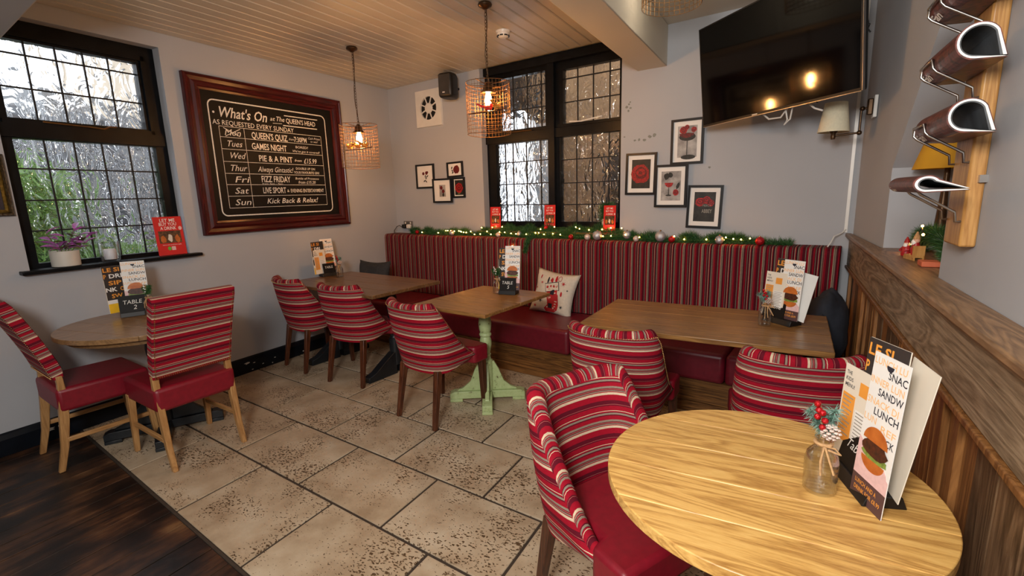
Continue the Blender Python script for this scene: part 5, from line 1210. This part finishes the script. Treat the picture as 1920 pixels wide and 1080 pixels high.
def drinks_menu(label, M4, w_=0.145, h_=0.30):
    t = thing('drinks_menu', label, 'menu', group='drinks menus'); t.matrix_world = M4; a = -w_ / 2
    part('card', MB().box(-w_ / 2, w_ / 2, -0.001, 0.001, 0, h_), M_BLKCARD, t)
    part('cover_edge', MB().box(-w_ / 2 - 0.0015, -w_ / 2, -0.0012, 0.004, 0, h_ * .72).box(-w_ / 2, w_ / 2, 0.0012, 0.004, 0, h_), M_PAPER2, t)
    y = -0.0014; hh = h_ * .085
    lettering(t, [('LE SI', a + .004, h_ * .88, hh, w_ * .62, 0, .025), ('P', a + .002, h_ * .745, hh, w_ * .10, 0, .025), ('SIP', a + .022, h_ * .60, hh, w_ * .50, 0, .025), ('O', a + w_ * .55, h_ * .46, hh, w_ * .16, 0, .025), ('SW', a + w_ * .18, h_ * .32, hh, w_ * .42, 0, .025)], M_ORANGE, y)
    lettering(t, [('DRI', a + w_ * .22, h_ * .745, hh, w_ * .48, 0, .025), ('NK', a + .002, h_ * .46, hh, w_ * .42, 0, .025)], M_WHINK, y)
    part('printed_beer', shape(rect(a, a + w_ * .5, 0, h_ * .20), .0004, -0.0011), M_BEER, t); part('printed_froth', shape(rect(a, a + w_ * .5, h_ * .201, h_ * .28), .0004, -0.0011), M_PAPER, t)
    return t
def kids_menu(label, M4, w_=0.12, h_=0.225):
    t = thing('kids_menu', label, 'menu', group='kids menus'); t.matrix_world = M4; a = -w_ / 2
    part('card', MB().box(-w_ / 2, w_ / 2, -0.001, 0.001, 0, h_), M_PAPER2, t); y = -0.0014
    lettering(t, [('THE', a + .008, h_ * .90, .0095, .020, 0, .01), ('KIDS', a + .008, h_ * .835, .0095, .027, 0, .01), ('MENU!', a + .008, h_ * .77, .0095, .036, 0, .01)], M_DKINK, y)
    part('printed_panel', shape(rect(a + .005, a + .052, h_ * .18, h_ * .70), .0003, -0.001), M_ORANGE, t)
    part('printed_panel', shape(rect(a + .062, a + .10, h_ * .74, h_ * .88), .0003, -0.001), M_ORANGE, t)
    part('printed_panel', shape(rect(a + .058, a + .115, h_ * .18, h_ * .58), .0003, -0.001), M_PAPER, t)
    g = MB()
    for k in range(10): shape(rect(a + .009, a + .046 - .006 * (k % 3), h_ * (.66 - .045 * k), h_ * (.672 - .045 * k)), .0003, -0.0014, g); shape(rect(a + .062, a + .110 - .008 * (k % 2), h_ * (.55 - .036 * k), h_ * (.56 - .036 * k)), .0003, -0.0014, g)
    part('printed_lines', g, M_GREYINK, t)
    return t
def holder(label, M4, num='', w_=0.13, h_=0.105, blockw=0.15):
    t = thing('menu_holder', label, 'menu holder', group='black menu holders'); t.matrix_world = M4
    part('block', MB().prism([(-0.045, 0), (0.045, 0), (0.034, 0.028), (-0.034, 0.028)], -blockw / 2, blockw / 2, 'x'), M_BPLAST, t, bevel=0.002)
    b = part('chalk_panel', MB().prism([(-w_ / 2, 0), (w_ / 2, 0), (w_ / 2, h_ * .82), (w_ / 4, h_), (-w_ / 4, h_), (-w_ / 2, h_ * .82)], 0.0, 0.004, 'y') if not num else MB().box(-w_ / 2, w_ / 2, 0, 0.004, 0, h_), M_SLATE, t, loc=(0 if num else -0.034, -0.030, 0.022), rot=(-0.22, 0, 0))
    tx = 'TABLE' if num else 'Table'
    lettering(b, [(tx, -w_ * .36, h_ * .52, h_ * .22, w_ * .66, 0.12 if num else .3, 0)] + ([(num, -w_ * .02, h_ * .20, h_ * .24, None, .2, 0)] if num else []), M_CHALK, -0.0006)
    return t
def bottle(label, loc, s_=1.0, red=True, h_=0.0, rz=0.0, cone=True):
    t = thing('glass_bottle_vase', label, 'vase', loc, rz, 'glass bottle vases')
    p = [(0.030, 0.0), (0.033, 0.004), (0.034, 0.075), (0.030, 0.092), (0.018, 0.106), (0.014, 0.112), (0.014, 0.122), (0.018, 0.124), (0.018, 0.128), (0.0115, 0.128), (0.0115, 0.110), (0.027, 0.09), (0.0315, 0.074), (0.031, 0.008), (0.002, 0.006)]
    part('bottle', MB().lathe([(a * s_, b * s_) for a, b in p], 28, cap=False), M_CLEAR, t, smooth=True)
    part('twine_bow', MB().tube([(0.0165 * s_ * math.cos(2 * PI * k / 14), 0.0165 * s_ * math.sin(2 * PI * k / 14), 0.116 * s_) for k in range(14)], 0.004 * s_, 6, True)
         .tube([(0.012, -0.016 * s_, 0.116 * s_), (0.035 * s_, -0.022 * s_, 0.122 * s_), (0.045 * s_, -0.020 * s_, 0.112 * s_), (0.020 * s_, -0.02 * s_, 0.112 * s_)], 0.0022, 5).tube([(0.012, -0.016 * s_, 0.114 * s_), (0.03 * s_, -0.03 * s_, 0.09 * s_), (0.042 * s_, -0.035 * s_, 0.068 * s_)], 0.0022, 5)
         .tube([(0.010, -0.016 * s_, 0.114 * s_), (0.012 * s_, -0.032 * s_, 0.085 * s_), (0.016 * s_, -0.036 * s_, 0.055 * s_)], 0.0022, 5), M_TWINE, t, smooth=True)
    part('stem', MB().tube([(0, 0, 0.04 * s_), (0, 0, 0.12 * s_), (-0.010 * s_, 0, 0.17 * s_), (-0.014 * s_, 0, 0.20 * s_)], 0.0022, 6), M_TWINE, t, smooth=True)
    if cone: 
        cn = MB()
        for k in range(42):
            a = k * 2.4; z = k / 42; r = 0.017 * math.sin(PI * (0.15 + 0.8 * z)); cn.ball((0.012 * s_ + r * s_ * math.cos(a), r * s_ * math.sin(a), (0.130 + 0.032 * z) * s_), 0.0045 * s_, 6, 4, (1.2, 1.2, 0.7))
        part('pine_cone', cn, M_CONE if not red else M_PEARL, t, smooth=True)
    rnd = random.Random(int(loc[0] * 100)); nm = MB()
    needles(nm, [(0, 0, 0.14 * s_), (-0.035 * s_, 0, 0.185 * s_)], 320, 0.004, 0.022 * s_, rnd); needles(nm, [(0.0, 0.005, 0.14 * s_), (0.012 * s_, 0.01, 0.195 * s_)], 320, 0.004, 0.022 * s_, rnd)
    stuff(part('sprig', nm, M_FROST if red else M_NEEDLE, t))
    for (bx, bz) in ((-0.014, 0.205), (-0.010, 0.192), (-0.002, 0.188), (-0.012, 0.176), (0.004, 0.172), (0.0, 0.155)):
        part('berry', MB().ball((bx * s_, -0.012 * s_, bz * s_), 0.0072 * s_ if red else 0.0045 * s_, 10, 7), M_REDB if red else M_WHINK, t, smooth=True)
    return t
LEAN = -0.16
def at(loc, rz, lean=LEAN): return Matrix.Translation(loc) @ Matrix.Rotation(rz, 4, 'Z') @ Matrix.Rotation(lean, 4, 'X')
def rel(base, rz, dx, dy, dz): 
    c, s_ = math.cos(rz), math.sin(rz); return (base[0] + c * dx - s_ * dy, base[1] + s_ * dx + c * dy, base[2] + dz)
# near round table
D = math.radians
def hold(lbl, x, y, z, rz, num='', w_=0.13, h_=0.105, bw=0.15): return holder(lbl, Matrix.Translation((x, y, z)) @ Matrix.Rotation(D(rz), 4, 'Z'), num, w_, h_, bw)
hold('black menu holder with chalked word Table on the near round table', 4.222, 0.99, 0.7505, -72, '', 0.115, 0.10, 0.15)
lunch_menu('lunch menu with burger photo standing on the near round table', at((4.209, 0.914, 0.7515), D(-66), -0.065), 0.109, 0.342)
kids_menu('cream kids menu on the near round table', at((4.186, 1.048, 0.7795), D(-65), -0.05), 0.116, 0.238)
drinks_menu('dark drinks menu behind the lunch menu on the near round table', at((4.218, 1.012, 0.7795), D(-62), -0.07), 0.12, 0.318)
tag(part('leaflet', MB().box(-0.055, 0.055, -0.001, 0.001, 0, 0.30), M_PAPER2, loc=(4.252, 0.955, 0.7795), rot=(-0.12, 0.05, D(-78))), 'plain cream leaflet rearmost in the holder on the near round table', 'leaflet')
bottle('glass bottle with frosted berry sprig and twine bow on the near round table', (4.124, 0.938, 0.7502), 1.04, True, rz=D(-30))
# large table
hold('black menu holder with chalked word Table on the large table in the corner', 4.035, 2.545, 0.7505, -40, '', 0.13, 0.10, 0.17)
lunch_menu('lunch menu with burger photo on the large table in the corner', at((4.060, 2.505, 0.7795), D(-38), -0.085), 0.113, 0.308)
kids_menu('cream kids menu on the large table in the corner', at((3.985, 2.560, 0.7795), D(-40), -0.10), 0.125, 0.235)
drinks_menu('dark drinks menu at the back of the holder on the large table', at((4.025, 2.568, 0.7795), D(-40), -0.12), 0.13, 0.305)
tag(part('leaflet', MB().box(-0.05, 0.05, -0.001, 0.001, 0, 0.245), M_PAPER, loc=(4.095, 2.515, 0.7795), rot=(-0.16, 0.12, D(-40))), 'white leaflet rightmost in the holder on the large corner table', 'leaflet')
bottle('glass bottle with red berries and cone on the large corner table', (3.958, 2.450, 0.7502), 0.92, True)
# small table
hold('black menu holder chalked TABLE 5 on the small green pedestal table', 2.300, 2.675, 0.753, 8, '5', 0.125, 0.10, 0.13)
lunch_menu('lunch menu with burger photo on the green pedestal table', at((2.330, 2.672, 0.782), D(12), -0.15), 0.112, 0.318)
drinks_menu('dark drinks menu on the green pedestal table', at((2.272, 2.688, 0.782), D(8), -0.15), 0.125, 0.30)
bottle('glass bottle with small white berry sprig on the green pedestal table', (2.215, 2.652, 0.7525), 0.95, False, cone=False)
# round table by the window
hold('black menu holder chalked TABLE 2 on the round table by the window', 0.325, 1.170, 0.7505, 66, '2', 0.15, 0.115, 0.15)
drinks_menu('dark drinks menu on the round table by the window', at((0.272, 1.130, 0.7795), D(92), -0.05), 0.145, 0.302)
lunch_menu('lunch menu with burger photo on the round table by the window', at((0.335, 1.195, 0.7795), D(62), -0.07), 0.126, 0.324)
bottle('glass bottle with white berries beside the TABLE 2 sign', (0.412, 1.222, 0.7502), 1.0, False, cone=False)
# dark table
hold('black menu holder on the dark rectangular table by the wall', 0.235, 2.815, 0.7505, 78, ' ', 0.12, 0.10, 0.16)
drinks_menu('dark drinks menu on the dark rectangular table by the wall', at((0.215, 2.745, 0.7795), D(92), -0.07), 0.14, 0.301)
lunch_menu('lunch menu with burger photo on the dark rectangular table', at((0.215, 2.865, 0.7795), D(76), -0.20), 0.12, 0.320)
kids_menu('cream kids menu on the dark rectangular table', at((0.228, 2.745, 0.7795), D(88), -0.09), 0.125, 0.225)
bottle('glass bottle with red berries and cone on the dark rectangular table', (0.405, 2.80, 0.7502), 0.95, True)

# ------------------------------------------------------------------ cushions, coat
def cushion_mesh(w_, h_, t_, mat, n=18, pinch=0.12):
    mb = MB(); idx = {}
    def P(i, j, side):
        a, b = -1 + 2 * i / n, -1 + 2 * j / n
        th = ((1 - abs(a) ** 3) * (1 - abs(b) ** 3)) ** 0.55 * t_ / 2
        x = a * w_ / 2 * (1 - pinch * (1 - b * b) * abs(a)); z = b * h_ / 2 * (1 - pinch * (1 - a * a) * abs(b))
        nz = noise.noise(Vector((a * 2, b * 2, side * 3))) * 0.012
        return (x, side * (th + (nz if th > 0.01 else 0)), z)
    for side in (-1, 1):
        for i in range(n):
            for j in range(n):
                q = [P(i, j, side), P(i + 1, j, side), P(i + 1, j + 1, side), P(i, j + 1, side)]
                mb.add(q, [(0, 1, 2, 3) if side < 0 else (3, 2, 1, 0)])
    me = mb.mesh('cushion', mat, True); b_ = bmesh.new(); b_.from_mesh(me); bmesh.ops.remove_doubles(b_, verts=b_.verts, dist=0.0005); b_.to_mesh(me); b_.free(); me.polygons.foreach_set('use_smooth', [True] * len(me.polygons))
    return me
cu = thing('christmas_cushion', 'cream cushion printed with a red Christmas stocking on the bench', 'cushion')
cu.matrix_world = Matrix.Translation((2.30, 3.475, 0.605)) @ Matrix.Rotation(RB - 0.02, 4, 'Z') @ Matrix.Rotation(-0.30, 4, 'X') @ Matrix.Rotation(0.10, 4, 'Y')
link('cover', cushion_mesh(0.44, 0.40, 0.13, M_LINEN), cu)
def on_cush(x, z):
    a, b = x / 0.22, z / 0.20
    a *= 1 / (1 - 0.12 * (1 - min(1, b * b)) * min(1, abs(a))); b *= 1 / (1 - 0.12 * (1 - min(1, a * a)) * min(1, abs(b)))
    th = ((1 - min(1, abs(a)) ** 3) * (1 - min(1, abs(b)) ** 3)) ** 0.55 * 0.065
    nz = noise.noise(Vector((a * 2, b * 2, -3))) * 0.012
    return -(th + nz) - 0.0022
def decal(pts, mat, name, lay=0):
    mb = MB(); cx = sum(p[0] for p in pts) / len(pts); cz = sum(p[1] for p in pts) / len(pts); n = len(pts)
    rings = 4; vs = [(cx, on_cush(cx, cz) - lay * .0006, cz)]
    for r in range(1, rings + 1):
        for p in pts: x, z = cx + (p[0] - cx) * r / rings, cz + (p[1] - cz) * r / rings; vs.append((x, on_cush(x, z) - lay * .0006, z))
    fs = [(0, 1 + k, 1 + (k + 1) % n) for k in range(n)]
    for r in range(rings - 1):
        for k in range(n): fs.append((1 + r * n + k, 1 + (r + 1) * n + k, 1 + (r + 1) * n + (k + 1) % n, 1 + r * n + (k + 1) % n))
    return part(name, mb.add(vs, fs), mat, cu)
CR_ = plain('red_print_ink', rgb(170, 26, 32), 0.8, var=0.15); CK_ = plain('navy_print_ink', rgb(24, 24, 36), 0.8)
decal([(-0.045, 0.02), (0.065, 0.045), (0.085, -0.04), (0.10, -0.10), (0.095, -0.14), (0.06, -0.165), (-0.03, -0.17), (-0.045, -0.145), (-0.01, -0.11), (-0.02, -0.06)], CR_, 'printed_stocking')
decal([(-0.075, 0.066), (0.056, 0.103), (0.083, 0.028), (-0.050, -0.007)], CK_, 'printed_cuff', 1)
decal([(-0.07, 0.061), (0.052, 0.096), (0.077, 0.031), (-0.046, -0.002)], M_LINEN, 'printed_cuff', 2)
for k, (x, z) in enumerate(((-0.04, 0.04), (-0.01, 0.05), (0.02, 0.055), (0.05, 0.06))): decal(ell(x, z, 0.010, 0.012, 8, wob=.4, seed=k), CR_, 'printed_flower', 3)
decal(rect(0.0, 0.04, -0.02, 0.025), CK_, 'printed_patch', 2); decal(rect(0.0, 0.04, -0.135, -0.095), CK_, 'printed_patch', 2)
decal(ell(-0.05, 0.10, 0.009, 0.03, 10), CK_, 'printed_toy', 1); decal(ell(-0.01, 0.105, 0.014, 0.022, 10, wob=.3, seed=3), CR_, 'printed_toy', 1); decal(ell(0.03, 0.12, 0.012, 0.028, 10, wob=.3, seed=6), CR_, 'printed_toy', 1)
def star(x, z, r, mat):
    pts = []
    for k in range(12): a = PI * k / 6; q = r if k % 2 == 0 else r * .3; pts.append((x + q * math.cos(a), z + q * math.sin(a)))
    decal(pts, mat, 'printed_snowflake', 1)
for k in range(3): decal(rect(0.060, 0.082 - 0.004 * k, -0.075 - 0.022 * k, -0.067 - 0.022 * k), M_LINEN, 'printed_letter', 2)
for q in ((0.010, -0.045), (0.05, 0.0), (-0.01, -0.13), (0.055, -0.13)): decal(ell(q[0], q[1], 0.008, 0.008, 8, wob=.4, seed=3), M_LINEN, 'printed_flower', 3)
star(0.105, 0.09, 0.024, CR_); star(-0.16, 0.02, 0.014, CR_); star(0.15, 0.04, 0.012, CK_); decal(ell(-0.13, 0.12, 0.006, 0.02, 8), CR_, 'printed_candy_cane', 1); decal(ell(-0.15, -0.07, 0.008, 0.018, 8), CK_, 'printed_candy_cane', 1); decal(ell(0.02, -0.182, 0.02, 0.006, 8), CR_, 'printed_candy_cane', 1); star(-0.085, -0.085, 0.026, CK_); star(-0.105, 0.07, 0.016, CR_); decal(ell(0.105, 0.0, 0.009, 0.022, 10), CR_, 'printed_bauble', 1); star(0.125, -0.11, 0.02, CK_); star(-0.14, -0.14, 0.02, CR_)
mbt = MB(); ringp = [(0.065 + 0.016 * math.cos(a), 0.128 + 0.022 * math.sin(a)) for a in (2 * PI * k / 12 for k in range(12))]
mbt.tube([(x, on_cush(x, z), z) for x, z in ringp], 0.0022, 5, True); part('printed_loop', mbt, CR_, cu)

dk = thing('charcoal_cushion', 'charcoal cushion against the left end of the bench', 'cushion')
dk.matrix_world = Matrix.Translation((0.27, 3.35, 0.62)) @ Matrix.Rotation(math.radians(4), 4, 'Z') @ Matrix.Rotation(-0.25, 4, 'X')
link('cover', cushion_mesh(0.42, 0.42, 0.14, M_CHAR), dk)
# bundled coat in the right corner
def lump(sx, sy, sz, seed, n=28, m=18):
    mb = MB(); mb.ball((0, 0, 0), 1.0, n, m, (sx, sy, sz))
    vs = []
    for v in mb.v:
        p = Vector(v); q = Vector((p.x / sx, p.y / sy, p.z / sz)); d = 0.16 * noise.noise(q * 1.6 + Vector((seed, 0, 0))) + 0.08 * noise.noise(q * 4 + Vector((0, seed, 0)))
        vs.append(tuple(p * (1 + d)))
    mb.v = vs; return mb
ct = thing('bundled_coat', 'dark navy coat bundled in the corner at the right end of the bench', 'coat', (4.27, 3.0, 0.433))
part('coat_body', lump(0.115, 0.17, 0.215, 3), M_NAVY, ct, smooth=True, loc=(0, 0, 0.205)); part('sleeve', lump(0.05, 0.10, 0.16, 8, 18, 12), M_NAVY, ct, smooth=True, loc=(-0.06, -0.10, 0.16), rot=(0.5, 0.2, 0))

# ------------------------------------------------------------------ newspaper rack
rk = thing('newspaper_rack', 'tall varnished pine rack with wire loops hung on the right wall', 'rack', (4.438, 0, 0))
part('backboard', MB().box(0.0, 0.037, 1.470, 1.620, 1.275, 2.45), M_RACK, rk, bevel=0.006)
part('hanging_bracket', MB().box(0.02, 0.037, 1.455, 1.4695, 1.45, 1.47), M_STEEL, rk)
def loop(z, flat=False):
    mb = MB()
    ya, yb = 1.480, 1.612
    half = lambda y: [(0.0, y, z - 0.050), (-0.012, y, z - 0.050), (-0.015, y, z - 0.024), (-0.094, y, z + 0.026), (-0.103, y, z + 0.036), (-0.105, y, z + 0.058)]
    pts = half(yb) + half(ya)[::-1]
    mb.tube(pts, 0.0036, 8)
    return part('wire_loop', mb, M_STEEL, rk, smooth=True)
loops = [1.395, 1.555, 1.722, 1.885, 2.05]
for z in loops: loop(z)
M_COV = plain('glossy_magazine_cover', rgb(130, 66, 56), 0.35, c2=rgb(16, 10, 12), nscale=60)
def magazine(label, z, fat, flat=False):
    t = thing('folded_magazine', label, 'magazine', (4.425 - (0.03 if flat else 0), 1.545, z), group='magazines in the wall rack')
    # teardrop section in xz, extruded in y
    def sec(o):
        pts = []
        R = (0.040 if not flat else 0.022) * fat - o; cx, cz = -0.045, 0.055 if not flat else 0.052
        if flat: cx = -0.075
        for k in range(22):
            a = math.radians(-95 - 235 * k / 21 + 0)
            pts.append((cx + R * math.cos(a) * (1.0 if not flat else 1.3), cz + R * math.sin(a)))
        return pts
    tipx, tipz = 0.010, 0.012 if not flat else 0.035
    for o_, mt, nm, ya, yb in ((0.0, M_COV, 'cover', -0.245, 0.09), (0.0028, M_PAPER, 'pages', -0.248, 0.088), (0.0075, plain('grey_magazine_page', rgb(92, 96, 100), 0.5, c2=rgb(30, 30, 34), nscale=9) if 'grey_magazine_page' not in MATS else MATS['grey_magazine_page'], 'inner_page', -0.2465, 0.085)):
        s0 = sec(o_); pts = [(tipx - o_, tipz + o_ * .5)] + s0 + [(tipx - o_, tipz + 0.004 + o_ * .3)]
        s1 = sec(o_ + (0.0027 if nm != 'pages' else 0.0045)); q_ = o_ + 0.0025; in_ = [(tipx - q_ - 0.004, tipz + 0.003)] + s1 + [(tipx - q_ - 0.004, tipz + 0.005)]
        mb = MB(); n = len(pts)
        vs = [(p[0], ya, p[1]) for p in pts] + [(p[0], yb, p[1]) for p in pts] + [(p[0], ya, p[1]) for p in in_] + [(p[0], yb, p[1]) for p in in_]
        fs = []
        for k in range(n - 1):
            fs += [(k, k + 1, n + k + 1, n + k), (2 * n + k + 1, 2 * n + k, 3 * n + k, 3 * n + k + 1), (k + 1, k, 2 * n + k, 2 * n + k + 1), (n + k, n + k + 1, 3 * n + k + 1, 3 * n + k)]
        part(nm, mb.add(vs, fs), mt, t, smooth=False)
    # masthead lettering across the underside of the cover, facing the room
    M_ = Matrix.Translation((-0.0905, 0.02, 0.048)) if False else None
    l_ = lettering(t, [('Fan', 0, 0, 0.024 if not flat else 0.015, 0.07, 0, .03)], M_WHINK, 0)
    l_.matrix_local = Matrix.Translation((-0.0685 * fat if not flat else -0.0935, 0.080, 0.0195 if not flat else 0.0335)) @ Matrix.Rotation(-PI / 2, 4, 'Z') @ Matrix.Rotation(0.68, 4, 'X')
    return t
magazine('folded magazine flattened in the lowest loop of the wall rack', 1.398, 1.0, True)
magazine('folded magazine in the second loop up of the wall rack', 1.555, 1.0)
magazine('folded magazine in the third loop up of the wall rack', 1.722, 1.05)
magazine('folded magazine in the fourth loop up of the wall rack, cut by the top edge', 1.885, 1.0)
magazine('folded magazine in the top loop of the wall rack, above the frame', 2.05, 1.0)

# ------------------------------------------------------------------ niche contents
ng = thing('christmas_wreath_piece', 'bushy green garland piece with fairy lights in the right wall niche', 'garland', (4.56, 2.20, 1.146))
nm = MB(); rnd = random.Random(31)
needles(nm, [(0.0, 0.34, 0.03), (-0.01, 0.22, 0.085), (0.0, 0.08, 0.10), (0.02, -0.06, 0.06), (0.0, -0.20, 0.03)], 5200, 0.018, 0.042, rnd); stuff(part('foliage', nm, M_NEEDLE, ng))
for p in ((-0.05, 0.06, 0.135), (-0.07, -0.07, 0.11), (-0.065, 0.16, 0.05), (-0.07, 0.26, 0.02)): link('bulb', bm_, ng, p)
part('lead', MB().tube([(-0.05, 0.06, 0.128), (-0.06, 0.0, 0.12), (-0.07, -0.07, 0.104)], 0.0022, 5).tube([(-0.05, 0.06, 0.128), (-0.075, 0.08, 0.07), (-0.065, 0.16, 0.043), (-0.07, 0.26, 0.013)], 0.0022, 5), M_BPLAST, ng)
def santa(label, x, y, s_):
    t = thing('santa_figurine', label, 'figurine', (x, y, 1.146), math.radians(-60), 'santa figurines in the niche')
    part('robe', MB().lathe([(0.018 * s_, 0), (0.020 * s_, 0.01 * s_), (0.016 * s_, 0.035 * s_), (0.009 * s_, 0.048 * s_)], 14), M_SANTA, t, smooth=True)
    part('head', MB().ball((0, 0, 0.055 * s_), 0.011 * s_, 12, 8), M_SKIN, t, smooth=True); part('beard', MB().ball((0, -0.006 * s_, 0.046 * s_), 0.010 * s_, 10, 7, (1, .7, 1.4)), M_WHINK, t, smooth=True)
    part('hat', MB().lathe([(0.012 * s_, 0), (0.009 * s_, 0.010 * s_), (0.002 * s_, 0.026 * s_)], 12, (0, 0, 0.060 * s_)), M_SANTA, t, smooth=True)
    for sx in (-1, 1): part('arm', MB().tube([(sx * 0.012 * s_, 0, 0.042 * s_), (sx * 0.022 * s_, -0.008 * s_, 0.028 * s_), (sx * 0.012 * s_, -0.018 * s_, 0.024 * s_)], 0.005 * s_, 8), M_SANTA, t, smooth=True)
santa('small red santa figurine left of the wooden sleigh in the niche', 4.485, 2.36, 0.95)
sg = thing('wooden_sleigh', 'small pale wooden sleigh ornament in the niche', 'ornament', (4.487, 2.22, 1.1461), math.radians(-80))
part('tray', MB().box(-0.04, 0.04, -0.02, 0.02, 0.012, 0.02).box(0.034, 0.042, -0.02, 0.02, 0.0205, 0.06).box(-0.04, 0.034, 0.014, 0.02, 0.0205, 0.045), M_RACK, sg); part('runner', MB().box(-0.05, 0.045, -0.018, -0.012, 0, 0.012), M_RACK, sg); part('runner', MB().box(-0.05, 0.045, 0.012, 0.018, 0, 0.012), M_RACK, sg)
santa_up = thing('santa_figurine', 'larger santa figurine riding in the wooden sleigh', 'figurine', (4.489, 2.215, 1.167), math.radians(-60), 'santa figurines in the niche')
part('robe', MB().lathe([(0.014, 0), (0.018, 0.02), (0.010, 0.05)], 14), M_SANTA, santa_up, smooth=True); part('head', MB().ball((0, 0, 0.058), 0.012, 12, 8), M_SKIN, santa_up, smooth=True); part('beard', MB().ball((-0.004, -0.007, 0.05), 0.011, 10, 7, (1, .7, 1.3)), M_WHINK, santa_up, smooth=True)
part('hat', MB().lathe([(0.013, 0), (0.010, 0.012), (0.002, 0.03)], 12, (0, 0, 0.064)), M_TWINE, santa_up, smooth=True)
tag(part('terracotta_block', MB().box(-0.03, 0.03, -0.035, 0.035, 0, 0.02), M_TERRA, loc=(4.50, 2.03, 1.1461), bevel=0.003), 'small terracotta block on the ledge at the near end of the niche', 'block')
yl = thing('yellow_table_lamp', 'table lamp with mustard yellow shade standing in the niche', 'lamp', (4.63, 2.56, 1.1461))
part('lamp_base', MB().lathe([(0.05, 0), (0.05, 0.012), (0.018, 0.02), (0.022, 0.12), (0.012, 0.30), (0.010, 0.42)], 20), M_BRONZE, yl, smooth=True)
part('lamp_shade', MB().lathe([(0.125, 0.37), (0.07, 0.56), (0.068, 0.56), (0.122, 0.37)], 36, cap=False), M_YSHADE, yl, smooth=True)
